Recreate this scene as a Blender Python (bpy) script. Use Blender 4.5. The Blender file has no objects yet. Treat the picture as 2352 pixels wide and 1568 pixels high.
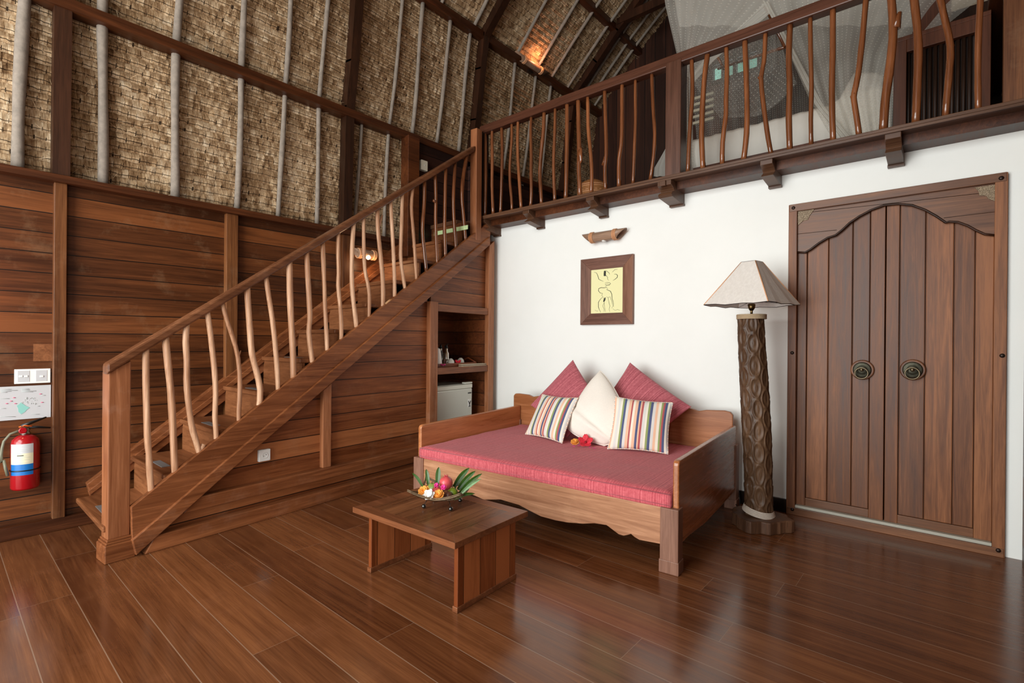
import bpy, bmesh, math, random
from mathutils import Vector, Matrix, noise
random.seed(7)
PI=math.pi
S=bpy.context.scene
COL=S.collection
# ------------------------------------------------------------------ camera (level tripod, 1.3 m up)
W,H=2352,1568
F,PITCH,ROLL,YAW=1160.0,-0.0012,0.0080,0.7140
CAM=Vector((0,0,1.3))
_d=Vector((-math.sin(YAW)*math.cos(PITCH),math.cos(YAW)*math.cos(PITCH),math.sin(PITCH)))
_r=Vector((math.cos(YAW),math.sin(YAW),0)); _u=_r.cross(_d)
_R=_r*math.cos(ROLL)+_u*math.sin(ROLL); _U=-_r*math.sin(ROLL)+_u*math.cos(ROLL)
cd=bpy.data.cameras.new('camera'); cam=bpy.data.objects.new('camera',cd); COL.objects.link(cam)
cd.sensor_width=36; cd.lens=F/W*36; cd.clip_start=.02; cd.clip_end=200
M3=Matrix((_R,_U,-_d)).transposed(); cam.matrix_world=Matrix.Translation(CAM)@M3.to_4x4()
S.camera=cam
def ray(x,y): return _d+_R*((x-W/2)/F)-_U*((y-H/2)/F)
def pl(x,y,n,k):                       # where the sight line of a photo point meets a real plane n.P=k
    n=Vector(n); v=ray(x,y); return CAM+v*((k-n.dot(CAM))/n.dot(v))
def onX(x,y,k): return pl(x,y,(1,0,0),k)
def onY(x,y,k): return pl(x,y,(0,1,0),k)
def onZ(x,y,k): return pl(x,y,(0,0,1),k)
TU=.087; UN=Vector((math.cos(TU),math.sin(TU),0)); UE=Vector((-math.sin(TU),math.cos(TU),0))   # the stair's side runs 5 degrees off the wall
def onU(x,y,k=-3.553): return pl(x,y,UN,k)
def up(k,s,z): return UN*k+UE*s+Vector((0,0,z))       # k across, s along the stair, z up
# ------------------------------------------------------------------ mesh helpers
class MB:
    def __init__(s): s.bm=bmesh.new(); s.uv=None; s.M=Matrix.Identity(4)
    def v(s,p): return s.bm.verts.new(s.M@Vector(p))
    def quad(s,a,b,c,d): return s.bm.faces.new([s.v(a),s.v(b),s.v(c),s.v(d)])
    def box(s,x0,x1,y0,y1,z0,z1):
        V=[s.v((x,y,z)) for z in (z0,z1) for y in (y0,y1) for x in (x0,x1)]
        for f in ((0,2,3,1),(4,5,7,6),(0,1,5,4),(2,6,7,3),(0,4,6,2),(1,3,7,5)): s.bm.faces.new([V[i] for i in f])
        return s
    def hexa(s,A,B):                    # two quads of 4 pts
        a=[s.v(p) for p in A]; b=[s.v(p) for p in B]
        s.bm.faces.new(a[::-1]); s.bm.faces.new(b)
        for i in range(4): s.bm.faces.new((a[i],a[(i+1)%4],b[(i+1)%4],b[i]))
        return s
    def prism(s,pts,off):               # planar outline extruded by vector
        off=Vector(off); a=[s.v(p) for p in pts]; b=[s.v(Vector(p)+off) for p in pts]
        s.bm.faces.new(a[::-1]); s.bm.faces.new(b); n=len(a)
        for i in range(n): s.bm.faces.new((a[i],a[(i+1)%n],b[(i+1)%n],b[i]))
        return s
    def tube(s,pts,r,n=8,caps=True,closed=False,rough=0):
        pts=[Vector(p) for p in pts]; N=len(pts); rings=[]
        rr=r if isinstance(r,(list,tuple)) else [r]*N
        ref=None
        for i,p in enumerate(pts):
            if closed: t=pts[(i+1)%N]-pts[i-1]
            else: t=pts[min(i+1,N-1)]-pts[max(i-1,0)]
            if t.length<1e-9: t=Vector((0,0,1))
            t.normalize()
            if ref is None: ref=Vector((0,0,1)).cross(t) if abs(t.z)<.9 else Vector((1,0,0)).cross(t)
            ref=(ref-t*ref.dot(t)); ref.normalize(); q=t.cross(ref)
            rings.append([s.v(p+(ref*math.cos(2*PI*k/n)+q*math.sin(2*PI*k/n))*(rr[i]*(1+(random.uniform(-rough,rough) if rough else 0)))) for k in range(n)])
        for i in range(N if closed else N-1):
            a,b=rings[i],rings[(i+1)%N]
            for k in range(n): f=s.bm.faces.new((a[k],a[(k+1)%n],b[(k+1)%n],b[k])); f.smooth=True
        if caps and not closed: s.bm.faces.new(rings[0][::-1]); s.bm.faces.new(rings[-1])
        return s
    def lathe(s,prof,c=(0,0,0),n=24,axis='z',smooth=True,fn=None):
        c=Vector(c); rings=[]
        for (r,h) in prof:
            ring=[]
            for k in range(n):
                a=2*PI*k/n; R=r*(fn(a,h) if fn else 1)
                if axis=='z': p=Vector((R*math.cos(a),R*math.sin(a),h))
                elif axis=='y': p=Vector((R*math.cos(a),h,-R*math.sin(a)))
                else: p=Vector((h,R*math.cos(a),R*math.sin(a)))
                ring.append(s.v(c+p))
            rings.append(ring)
        for a,b in zip(rings,rings[1:]):
            for k in range(n): f=s.bm.faces.new((a[k],a[(k+1)%n],b[(k+1)%n],b[k])); f.smooth=smooth
        s.bm.faces.new(rings[0][::-1]); s.bm.faces.new(rings[-1])
        return s
    def ball(s,c,r,n=16,m=10,sq=(1,1,1),lump=0):
        c=Vector(c); rings=[]; sd=random.uniform(0,50)
        for i in range(m+1):
            th=PI*i/m; rad=max(math.sin(th),.02)
            ring=[]
            for k in range(n):
                a=2*PI*k/n; p=Vector((rad*math.cos(a)*sq[0],rad*math.sin(a)*sq[1],math.cos(th)*sq[2]))
                if lump: p*=1+lump*noise.noise(p*2.5+Vector((sd,0,0)))
                ring.append(s.v(c+p*r))
            rings.append(ring)
        for a,b in zip(rings,rings[1:]):
            for k in range(n): f=s.bm.faces.new((a[k],b[k],b[(k+1)%n],a[(k+1)%n])); f.smooth=True
        s.bm.faces.new(rings[0]); s.bm.faces.new(rings[-1][::-1])
        return s
    def build(s,name,mat,parent=None,bevel=0,smooth=False,solid=0,sub=0):
        bmesh.ops.recalc_face_normals(s.bm,faces=s.bm.faces[:])
        me=bpy.data.meshes.new(name); 
        if parent is not None: s.bm.transform(WM[parent.name].inverted())
        if smooth:
            for f in s.bm.faces: f.smooth=True
        s.bm.to_mesh(me); s.bm.free()
        me.materials.append(mat)
        o=bpy.data.objects.new(name,me); COL.objects.link(o)
        if parent is not None: o.parent=parent; WM[o.name]=WM[parent.name]
        else: WM[o.name]=Matrix.Identity(4)
        if solid: m=o.modifiers.new('s','SOLIDIFY'); m.thickness=solid; m.offset=0
        if bevel: m=o.modifiers.new('b','BEVEL'); m.width=bevel; m.segments=2; m.limit_method='ANGLE'; m.angle_limit=.7
        if sub: m=o.modifiers.new('u','SUBSURF'); m.levels=m.render_levels=sub
        return o
WM={}
def root(name,label,cat,loc=(0,0,0),rz=0,group=None):
    o=bpy.data.objects.new(name,None); COL.objects.link(o); o.empty_display_size=.05
    o.location=loc; o.rotation_euler=(0,0,rz)
    WM[o.name]=Matrix.Translation(Vector(loc))@Matrix.Rotation(rz,4,'Z')
    return tag(o,label,cat,group)
def tag(o,label,cat,group=None):
    o['label']=label; o['category']=cat
    if group: o['group']=group
    return o
def struct(o): o['kind']='structure'; return o
def lab(o,t): o['label']=t; return o
def ltag(o,label,cat,group=None):   # single-mesh thing
    return tag(o,label,cat,group)
# ------------------------------------------------------------------ materials
def lin(c):
    return tuple((v/12.92 if v<=.04045 else ((v+.055)/1.055)**2.4) for v in [x/255 for x in c])+(1,)
class NT:
    def __init__(s,name):
        s.m=bpy.data.materials.new(name); s.m.use_nodes=True; s.t=s.m.node_tree; s.n=s.t.nodes; s.l=s.t.links
        s.b=s.n['Principled BSDF']; s.out=s.n['Material Output']
    def new(s,k,**kw):
        x=s.n.new(k)
        for a,b in kw.items(): setattr(x,a,b)
        return x
    def lk(s,a,b): s.l.new(a,b)
    def val(s,sock,v):
        if hasattr(v,'is_linked') or isinstance(v,bpy.types.NodeSocket): s.lk(v,sock)
        else: sock.default_value=v
    def math(s,op,a,b=None,c=None):
        x=s.new('ShaderNodeMath',operation=op); s.val(x.inputs[0],a)
        if b is not None: s.val(x.inputs[1],b)
        if c is not None: s.val(x.inputs[2],c)
        return x.outputs[0]
    def coord(s,kind='Object'): return s.new('ShaderNodeTexCoord').outputs[kind]
    def xyz(s,v):
        x=s.new('ShaderNodeSeparateXYZ'); s.lk(v,x.inputs[0]); return x.outputs
    def comb(s,a,b,c):
        x=s.new('ShaderNodeCombineXYZ')
        for i,q in enumerate((a,b,c)): s.val(x.inputs[i],q)
        return x.outputs[0]
    def mapping(s,v,scale=(1,1,1),loc=(0,0,0),rot=(0,0,0)):
        x=s.new('ShaderNodeMapping'); s.lk(v,x.inputs[0]); x.inputs['Scale'].default_value=scale; x.inputs['Location'].default_value=loc; x.inputs['Rotation'].default_value=rot; return x.outputs[0]
    def noise(s,v,scale=5,detail=4,rough=.6,dist=0):
        x=s.new('ShaderNodeTexNoise'); s.lk(v,x.inputs['Vector']); x.inputs['Scale'].default_value=scale; x.inputs['Detail'].default_value=detail; x.inputs['Roughness'].default_value=rough; x.inputs['Distortion'].default_value=dist; return x.outputs['Fac']
    def white(s,v):
        x=s.new('ShaderNodeTexWhiteNoise',noise_dimensions='3D'); s.lk(v,x.inputs['Vector']); return x.outputs['Value']
    def ramp(s,f,stops,interp='LINEAR'):
        x=s.new('ShaderNodeValToRGB'); x.color_ramp.interpolation=interp; e=x.color_ramp.elements
        while len(e)<len(stops): e.new(.5)
        for i,(p,c) in enumerate(stops): e[i].position=p; e[i].color=c
        s.val(x.inputs[0],f); return x.outputs[0]
    def mix(s,f,a,b,mode='MIX'):
        x=s.new('ShaderNodeMix',data_type='RGBA',blend_type=mode); s.val(x.inputs[0],f); s.val(x.inputs[6],a); s.val(x.inputs[7],b); return x.outputs[2]
    def bump(s,h,strength=.3,dist=.01,nrm=None):
        x=s.new('ShaderNodeBump'); s.lk(h,x.inputs['Height']); x.inputs['Strength'].default_value=strength; x.inputs['Distance'].default_value=dist
        if nrm: s.lk(nrm,x.inputs['Normal'])
        s.lk(x.outputs[0],s.b.inputs['Normal']); return x.outputs[0]
    def fin(s,color=None,rough=.5,metal=0,spec=.5,coat=0):
        if color is not None: s.val(s.b.inputs['Base Color'],color)
        s.val(s.b.inputs['Roughness'],rough); s.b.inputs['Metallic'].default_value=metal; s.b.inputs['Specular IOR Level'].default_value=spec; s.b.inputs['Coat Weight'].default_value=coat; s.b.inputs['Coat Roughness'].default_value=.16
        return s.m
def plain(name,c,rough=.5,metal=0,spec=.5,nz=0,nscale=30,bump=0,coat=0):
    t=NT(name); col=lin(c)
    if nz or bump:
        n=t.noise(t.coord(),nscale,4)
        if nz: col=t.mix(n,lin([max(0,v*(1-nz)) for v in c]),lin([min(255,v*(1+nz)) for v in c]))
        if bump: t.bump(n,bump,.005)
    return t.fin(col,rough,metal,spec,coat)
def wood(name,dark,light,axis=0,gs=1.0,board=None,off=0,gap=.006,rough=.4,vary=.35,wear=0,wearc=(170,140,110),stag=None,coat=0,bstr=.25,patch=.0,jc=None):
    """axis: grain axis; board=(axis,width) draws plank joints; stag=length gives end joints; patch adds soft worn cloudiness"""
    t=NT(name); co=t.coord(); X=t.xyz(co)
    sc=[20*gs]*3; sc[axis]=1.0*gs
    seed=None; line=None
    if board:
        ba,bw=board; q=t.math('DIVIDE',t.math('ADD',X[ba],off+50*bw),bw); idx=t.math('FLOOR',q); fr=t.math('FRACT',q)
        e=t.math('MINIMUM',fr,t.math('SUBTRACT',1.0,fr)); line=t.math('LESS_THAN',e,gap/bw/2)
        if stag:
            r=t.math('MULTIPLY',t.white(t.comb(idx,3.3,0.0)),7.0)
            q2=t.math('ADD',t.math('DIVIDE',t.math('ADD',X[axis],20.0),stag),r); i2=t.math('FLOOR',q2); f2=t.math('FRACT',q2)
            e2=t.math('MINIMUM',f2,t.math('SUBTRACT',1.0,f2)); l2=t.math('LESS_THAN',e2,gap*.5/stag/2)
            line=t.math('MAXIMUM',line,l2); seed=t.comb(idx,i2,1.0)
        else: seed=t.comb(idx,0.0,1.0)
        rnd=t.white(seed)
        add=t.new('ShaderNodeVectorMath',operation='MULTIPLY_ADD'); t.lk(seed,add.inputs[0]); add.inputs[1].default_value=(3.7,5.3,2.9); t.lk(co,add.inputs[2]); co2=add.outputs[0]
    else: co2=co
    v=t.mapping(co2,tuple(sc))
    n1=t.noise(v,1.0,5,.62,1.2); n2=t.noise(t.mapping(co2,tuple([x*6 for x in sc])),1.0,3,.6)
    pore=t.noise(t.mapping(co2,tuple([x*(3 if i==axis else 14) for i,x in enumerate(sc)])),1.0,2,.5)
    f=t.math('ADD',t.math('ADD',t.math('MULTIPLY',n1,.72),t.math('MULTIPLY',n2,.3)),t.math('MULTIPLY',t.math('SUBTRACT',pore,.5),.22))
    big=t.noise(t.mapping(co2,tuple([x*.12 for x in sc])),1.0,3,.55)
    f=t.math('ADD',f,t.math('MULTIPLY',t.math('SUBTRACT',big,.5),.75))
    if board: f=t.math('ADD',f,t.math('MULTIPLY',t.math('SUBTRACT',rnd,.5),vary))
    mid=[(a+b)/2 for a,b in zip(dark,light)]
    c=t.ramp(f,[(.3,lin(dark)),(.52,lin(mid)),(.74,lin(light))])
    if wear:
        w=t.noise(t.mapping(co,(1.7,1.7,1.7)),2.3,5,.7); w=t.ramp(w,[(.55,(0,0,0,1)),(.75,(1,1,1,1))])
        c=t.mix(t.math('MULTIPLY',w,wear),c,lin(wearc))
    if board:
        c=t.mix(line if jc is None else t.math('MULTIPLY',line,.75),c,lin(jc or [v*.25 for v in dark]))
        h=t.math('SUBTRACT',t.math('MULTIPLY',f,.12),line)
        t.bump(h,bstr,.004)
    else: t.bump(f,bstr*.6,.002)
    r=t.math('ADD',t.math('MULTIPLY',t.math('SUBTRACT',f,.5),.25),rough)
    return t.fin(c,r,0,.5 if (name=='floor_wood' or coat) else .32,coat)
MAT={}
M=MAT
M['plank']=wood('plank_wood',(56,27,10),(116,65,30),1,1.0,(2,.134),.012,.006,.42,.3,.2,(160,128,96))
M['plankU']=wood('panel_wood',(98,50,23),(166,102,60),1,1.0,(2,.142),.03,.006,.45,.28,.2,(165,128,100))
M['dplank']=wood('dark_plank_wood',(34,18,14),(66,36,26),1,1.0,(2,.13),0,.008,.5,.4)
M['gable']=wood('gable_wood',(40,20,12),(78,42,24),2,1.0,(0,.16),0,.01,.55,.4)
M['beam']=wood('beam_wood_y',(50,23,9),(98,52,24),1,1.0,rough=.4)
M['postw']=wood('beam_wood_z',(70,37,17),(128,80,44),2,1.0,rough=.42,wear=.15)
M['raft']=wood('rafter_wood',(32,16,8),(68,37,19),2,1.0,rough=.45)
M['stair']=wood('stair_wood_y',(92,49,25),(164,102,62),1,1.0,rough=.38,wear=.2,wearc=(180,140,115))
M['postd']=wood('dark_post_wood',(58,32,22),(98,60,42),2,1.0,rough=.3,coat=.1)
for q_,(a_,b_) in {'doorA':((72,40,24),(138,88,56)),'doorB':((88,50,28),(164,106,68)),'doorC':((78,46,30),(146,96,66))}.items(): M[q_]=wood('door_plank_wood',a_,b_,2,1.3,None,rough=.42,wear=.15,wearc=(112,84,60))
M['hrail']=wood('handrail_wood',(78,44,26),(138,90,60),1,1.0,rough=.34,wear=.15,wearc=(168,132,110))
M['stairz']=wood('stair_wood_z',(114,64,36),(176,116,78),2,1.0,rough=.4,wear=.3,wearc=(178,140,118))
M['stairx']=wood('stair_wood_x',(92,52,28),(148,94,58),0,1.0,rough=.42)
M['loft']=wood('loft_wood_x',(66,42,28),(112,78,56),0,1.0,rough=.35)
M['rail']=wood('rail_wood_x',(58,32,22),(96,58,42),0,1.0,rough=.28)
M['floor']=wood('floor_wood',(82,45,25),(132,82,48),0,.9,(1,.197),.109,.004,.20,.15,.15,(160,108,76),2.1,coat=.12,bstr=.12,jc=(150,122,100))
M['door']=wood('door_wood',(82,46,27),(152,98,62),2,1.3,None,rough=.42,wear=.1,wearc=(120,86,60))
M['doorx']=wood('door_wood_x',(84,52,34),(142,96,66),0,1.3,None,rough=.38)
M['doorl']=wood('door_leaf_wood',(82,46,32),(142,88,64),2,1.3,(0,.126),.04,.005,.42,.5,.1,(96,66,46))
M['bed']=wood('bed_wood_x',(140,92,64),(206,154,118),0,1.1,rough=.36,wear=.2,wearc=(216,170,134))
M['bedb']=wood('bed_back_wood',(134,78,42),(186,124,82),0,1.1,rough=.34)
M['bedy']=wood('bed_wood_y',(140,78,40),(200,130,82),1,1.1,rough=.27,coat=.1)
M['bedz']=wood('bed_leg_wood',(104,68,52),(160,118,98),2,1.4,rough=.5)
M['tabx']=wood('table_wood_top',(86,50,28),(150,98,62),1,1.6,(0,.105),0,.0016,.3,.2,.2,(170,128,96))
M['tabf']=wood('table_wood_frame',(92,52,30),(148,92,58),0,1.3,rough=.33)
M['tabz']=wood('table_wood_side',(112,56,26),(172,100,56),2,1.4,(1,.12),.02,.003,.36,.4)
M['cab']=wood('cabinet_inner_wood',(70,34,16),(124,68,34),1,1.0,(2,.14),0,.006,.45,.4)
M['branch']=wood('peeled_branch_wood',(148,98,66),(230,188,154),2,1.2,rough=.42,bstr=.3)
M['branchd']=wood('varnished_branch_wood',(84,44,22),(152,92,54),2,1.2,rough=.22,coat=.5,bstr=.3)
M['pole']=plain('pale_pole',(130,119,108),.85,nz=.26,nscale=22,bump=.4)
M['reed']=wood('dark_reed',(30,18,12),(58,36,24),2,1.0,rough=.5)
M['wardrobe']=wood('wardrobe_wood',(62,32,18),(102,56,34),2,1.0,rough=.45)
def mk_wall():
    t=NT('white_plaster'); n=t.noise(t.coord(),2.0,5,.6)
    c=t.mix(n,lin((238,239,234)),lin((248,249,245))); t.bump(t.noise(t.coord(),18,4),.08,.004); return t.fin(c,.75)
M['white']=mk_wall()
def mk_thatch():
    t=NT('thatch'); uv=t.coord('UV'); X=t.xyz(uv)
    u,v=X[0],X[1]; row=t.math('FLOOR',v); fv=t.math('FRACT',v)
    jit=t.white(t.comb(row,2.0,0.0)); wob=t.noise(t.comb(u,t.math('MULTIPLY',row,7.7),0.0),.9,2)
    uu=t.math('ADD',u,t.math('ADD',t.math('MULTIPLY',jit,5.0),t.math('MULTIPLY',wob,1.4)))
    cell=t.math('FLOOR',uu); fu=t.math('FRACT',uu); eu=t.math('MINIMUM',fu,t.math('SUBTRACT',1.0,fu))
    fib=t.noise(t.comb(t.math('MULTIPLY',u,13.0),t.math('MULTIPLY',v,.9),row),1.0,4,.7,1.0)
    fib2=t.noise(t.comb(t.math('MULTIPLY',u,3.0),t.math('MULTIPLY',v,.7),t.math('MULTIPLY',row,3.1)),1.0,3,.6,.8)
    big=t.noise(t.comb(t.math('MULTIPLY',u,.11),t.math('MULTIPLY',v,.16),0.0),1.0,3,.6)
    rc=t.white(t.comb(cell,row,4.0))
    f=t.math('ADD',t.math('MULTIPLY',fib,.55),t.math('MULTIPLY',fib2,.45))
    f=t.math('ADD',f,t.math('MULTIPLY',t.math('SUBTRACT',rc,.5),.16)); f=t.math('ADD',f,t.math('MULTIPLY',t.math('SUBTRACT',big,.5),.3))
    c=t.ramp(f,[(.28,lin((84,57,35))),(.42,lin((152,120,86))),(.56,lin((198,169,134))),(.74,lin((234,216,188)))])
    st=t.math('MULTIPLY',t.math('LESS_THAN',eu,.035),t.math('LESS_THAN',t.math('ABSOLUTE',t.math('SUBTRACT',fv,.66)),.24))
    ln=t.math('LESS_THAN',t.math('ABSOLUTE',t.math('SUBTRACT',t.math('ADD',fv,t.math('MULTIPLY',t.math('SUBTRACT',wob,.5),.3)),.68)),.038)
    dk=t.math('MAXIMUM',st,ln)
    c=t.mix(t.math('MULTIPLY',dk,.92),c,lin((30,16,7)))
    t.bump(t.math('SUBTRACT',f,t.math('MULTIPLY',dk,.8)),.8,.014)
    return t.fin(c,.9,0,.15)
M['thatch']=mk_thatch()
def mk_red(name,ax,c1,c2,fr=70):
    t=NT(name); X=t.xyz(t.coord('UV' if ax=='UV' else 'Object')); x=X[0]
    w=t.noise(t.comb(t.math('MULTIPLY',x,fr),0.0,0.0),1.0,3,.7)
    f2=t.noise(t.coord(),60,2); w2=t.math('ADD',w,t.math('MULTIPLY',t.math('SUBTRACT',f2,.5),.3))
    c=t.ramp(w2,[(.32,lin(c1)),(.6,lin(c2)),(.72,lin([min(255,v*1.12+18) for v in c2]))])
    t.bump(w2,.25,.003); m=t.fin(c,.85,0,.2); t.b.inputs['Sheen Weight'].default_value=.12; return m
M['matt']=mk_red('mattress_cloth','O',(168,58,70),(210,106,112),110)
M['redc']=mk_red('red_cushion_cloth','UV',(146,62,74),(196,110,118),44)
def mk_stripe(name,pal,n):
    t=NT(name); X=t.xyz(t.coord('UV')); x=t.math('FRACT',t.math('MULTIPLY',X[0],n)) if n!=1 else X[0]
    st=[]
    p=0; tot=sum(w for w,_ in pal)
    for w,c in pal: st.append((p/tot,lin(c))); p+=w
    c=t.ramp(x,st[:31],'CONSTANT'); t.bump(t.noise(t.coord(),90,2),.15,.002)
    return t.fin(c,.85,0,.2)
CR=(238,230,214);PE=(236,190,160);GR=(150,162,104);NV=(86,94,128);RD=(182,94,94);GY=(220,217,212)
M['stripe']=mk_stripe('striped_cloth',[(2,PE),(3,CR),(3,GY),(2,CR),(2,GR),(2.4,NV),(3,GY),(3,PE),(1.6,RD),(2.4,CR),(3,PE),(2.4,NV),(1.5,PE),(2.2,RD),(3,GY),(2,CR),(2.2,GR),(2.6,NV),(3,GY),(2.5,PE),(3,CR),(2,GR),(2,RD),(2.6,NV),(2,CR),(2,GY)],1)
M['cord']=mk_stripe('striped_cord',[(2,CR),(1,NV),(2,CR),(1,RD),(2,CR),(1,PE)],30)
M['cream']=plain('cream_cloth',(240,232,221),.9,nz=.04,nscale=120,bump=.12)
M['linen']=plain('white_linen',(214,208,198),.9,nz=.03,nscale=10,bump=.15)
M['bark']=wood('bark_wood',(56,38,26),(114,84,60),2,3.0,rough=.4,bstr=1.0)
M['slab']=wood('slab_wood',(60,38,26),(118,82,58),2,3.0,rough=.5)
def mk_shade():
    t=NT('lamp_shade_paper'); n=t.noise(t.mapping(t.coord(),(1,1,.5)),60,5,.7); c=t.mix(n,lin((206,197,189)),lin((240,235,228))); t.bump(n,.35,.004)
    m=t.fin(c,.9,0,.2); t.b.inputs['Transmission Weight'].default_value=0; return m
M['shade']=mk_shade()
M['rope']=plain('rope',(170,148,118),.9,nz=.2,nscale=200,bump=.5)
M['ropew']=plain('pale_rope',(214,200,186),.9,nz=.15,nscale=200,bump=.5)
M['brass']=plain('aged_brass',(120,98,62),.35,1,.5)
M['bronze2']=plain('ring_bronze',(120,108,86),.35,.9)
M['bronze']=plain('dark_bronze',(74,66,52),.4,.85,.5,nz=.3,nscale=60)
M['verd']=plain('bronze_plate',(66,64,52),.45,.7,.5,nz=.3,nscale=50,bump=.2)
M['iron']=plain('dark_iron',(44,30,24),.4,.6)
M['bamboo']=wood('dark_bamboo',(120,92,74),(172,140,116),0,2.0,rough=.35)
M['bind']=plain('rattan_binding',(206,150,108),.6,nz=.15,nscale=150,bump=.4)
M['wplastic']=plain('white_plastic',(236,236,232),.3)
M['gplastic']=plain('off_white_plastic',(206,200,180),.4)
M['dgrey']=plain('dark_grey_plastic',(52,50,48),.4)
M['fridge']=plain('fridge_grey',(204,204,194),.35,.3)
M['fridget']=plain('fridge_top_pale',(224,224,210),.4)
M['steel']=plain('brushed_steel',(190,184,176),.22,1)
M['black']=plain('black_plastic',(16,14,13),.35)
M['red']=plain('red_enamel',(158,10,22),.25,coat=.4)
M['chrome']=plain('metal_grey',(150,146,138),.3,1)
M['hose']=plain('grey_green_hose',(118,116,96),.5)
M['orange']=plain('orange_tag',(230,98,20),.5)
M['paper']=plain('paper_white',(196,196,198),.35)
M['ink']=plain('ink',(44,44,36),.7)
M['teal']=plain('teal_print',(138,196,186),.5)
M['grey']=plain('grey_print',(176,182,178),.5)
M['pinkp']=plain('pink_print',(226,72,120),.5)
M['cream2']=plain('label_cream',(226,218,186),.4)
M['blue']=plain('label_blue',(18,106,180),.35)
M['print']=plain('yellow_print_paper',(238,234,178),.6)
M['frame']=wood('picture_frame_x',(84,54,44),(134,94,78),0,2.5,rough=.4,bstr=.6)
M['framez']=wood('picture_frame_z',(92,58,44),(146,104,84),2,2.5,rough=.4,bstr=.6)
M['carve']=None
def mk_carve():
    t=NT('carved_gold'); v=t.new('ShaderNodeTexVoronoi',feature='DISTANCE_TO_EDGE'); t.lk(t.mapping(t.coord(),(60,60,60)),v.inputs['Vector'])
    f=t.ramp(v.outputs['Distance'],[(.12,(1,1,1,1)),(.3,(0,0,0,1))]); c=t.mix(f,lin((70,50,36)),lin((170,148,120))); t.bump(f,1.0,.006); return t.fin(c,.5,.2)
M['carve']=mk_carve()
M['seam']=plain('pale_strip',(176,172,158),.6)
M['grip']=plain('grey_grip_tape',(104,100,98),.9,nz=.15,nscale=300)
M['pale_tape']=plain('pale_green_tape',(186,206,152),.6,nz=.15,nscale=30)
M['leaf']=plain('palm_leaf',(46,78,18),.4,nz=.35,nscale=60)
M['leafp']=plain('pale_leaf',(122,156,110),.45,nz=.2,nscale=60)
M['lime']=plain('green_lime',(112,132,36),.35,nz=.25,nscale=30)
M['guava']=plain('green_mango',(126,146,70),.4,nz=.25,nscale=30)
M['apple']=plain('red_apple',(196,84,78),.25,nz=.3,nscale=20)
M['pome']=plain('pomegranate_skin',(204,82,84),.3,nz=.25,nscale=18)
M['brownf']=plain('brown_fruit',(92,56,40),.4,nz=.3,nscale=40)
M['oran']=plain('orange_petals',(250,158,66),.7,nz=.15,nscale=90,bump=.5)
M['whitef']=plain('white_petals',(248,244,240),.6)
M['pinkf']=plain('pink_petals',(224,58,142),.6)
M['hib']=plain('red_hibiscus_petals',(222,44,62),.6,nz=.2,nscale=60)
M['hibd']=plain('hibiscus_throat',(140,8,26),.6)
M['wire']=plain('woven_wire',(104,84,62),.45,.4,nz=.35,nscale=300)
M['bead']=plain('dark_glass_bead',(26,30,28),.08,coat=1)
M['ceram']=plain('white_ceramic',(220,222,212),.2,coat=.5)
M['tray']=wood('tray_wood',(96,44,22),(150,84,48),1,2.0,rough=.35)
M['wick']=plain('wicker',(146,96,52),.7,nz=.35,nscale=120,bump=.8)
def mk_glow(name,c,s):
    t=NT(name); t.b.inputs['Emission Color'].default_value=lin(c); t.b.inputs['Emission Strength'].default_value=s; return t.fin(lin(c),.5)
M['bulb']=mk_glow('lit_bulb',(255,214,160),14)
M['frost']=plain('frosted_bulb',(232,232,226),.3)
def mk_net(name,dens,dots=True):
    t=NT(name); t.m.blend_method='BLEND' if hasattr(t.m,'blend_method') else None
    X=t.xyz(t.coord('UV')); fx=t.math('SUBTRACT',t.math('FRACT',t.math('MULTIPLY',X[0],34.0)),.5); fy=t.math('SUBTRACT',t.math('FRACT',t.math('MULTIPLY',X[1],34.0)),.5)
    d=t.math('SQRT',t.math('ADD',t.math('MULTIPLY',fx,fx),t.math('MULTIPLY',fy,fy))); dot=t.math('LESS_THAN',d,.13)
    n=t.noise(t.mapping(t.coord('UV'),(14,1.2,1)),1.0,4,.6)
    al=t.math('ADD',dens,t.math('MULTIPLY',t.math('SUBTRACT',n,.5),.35))
    if dots: al=t.math('MAXIMUM',al,t.math('MULTIPLY',dot,.8))
    df=t.new('ShaderNodeBsdfDiffuse'); df.inputs[0].default_value=lin((226,222,212)); tl=t.new('ShaderNodeBsdfTranslucent'); tl.inputs[0].default_value=lin((226,222,212))
    tr=t.new('ShaderNodeBsdfTransparent'); m1=t.new('ShaderNodeMixShader'); m1.inputs[0].default_value=.4; t.lk(df.outputs[0],m1.inputs[1]); t.lk(tl.outputs[0],m1.inputs[2])
    m2=t.new('ShaderNodeMixShader'); t.lk(al,m2.inputs[0]); t.lk(tr.outputs[0],m2.inputs[1]); t.lk(m1.outputs[0],m2.inputs[2]); t.lk(m2.outputs[0],t.out.inputs['Surface']); return t.m
M['netl']=mk_net('thin_mosquito_net',.2); M['net']=mk_net('mosquito_net',.42); M['netd']=mk_net('gathered_mosquito_net',.62,False)
def mk_glass():
    t=NT('window_glass'); t.b.inputs['Transmission Weight'].default_value=1; t.b.inputs['IOR'].default_value=1.1; return t.fin((.95,1,.98,1),.02)
M['glass']=mk_glass()
M['foliage']=plain('garden_foliage',(120,160,140),.8,nz=.6,nscale=3)
M['beige']=plain('beige_plaster',(184,168,146),.8,nz=.1,nscale=6)
M['bookp']=plain('pale_louvre',(196,186,160),.7)

# ================================================================== THE SETTING
XL=-4.57; XR=.345; YW=4.33; YF=-2.6; YG=7.1; ZP=2.37; LF=2.66
b=MB(); b.box(XL-.1,XR+.2,YF-.2,YW+.2,-.08,0); struct(b.build('floor',M['floor']))
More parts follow.
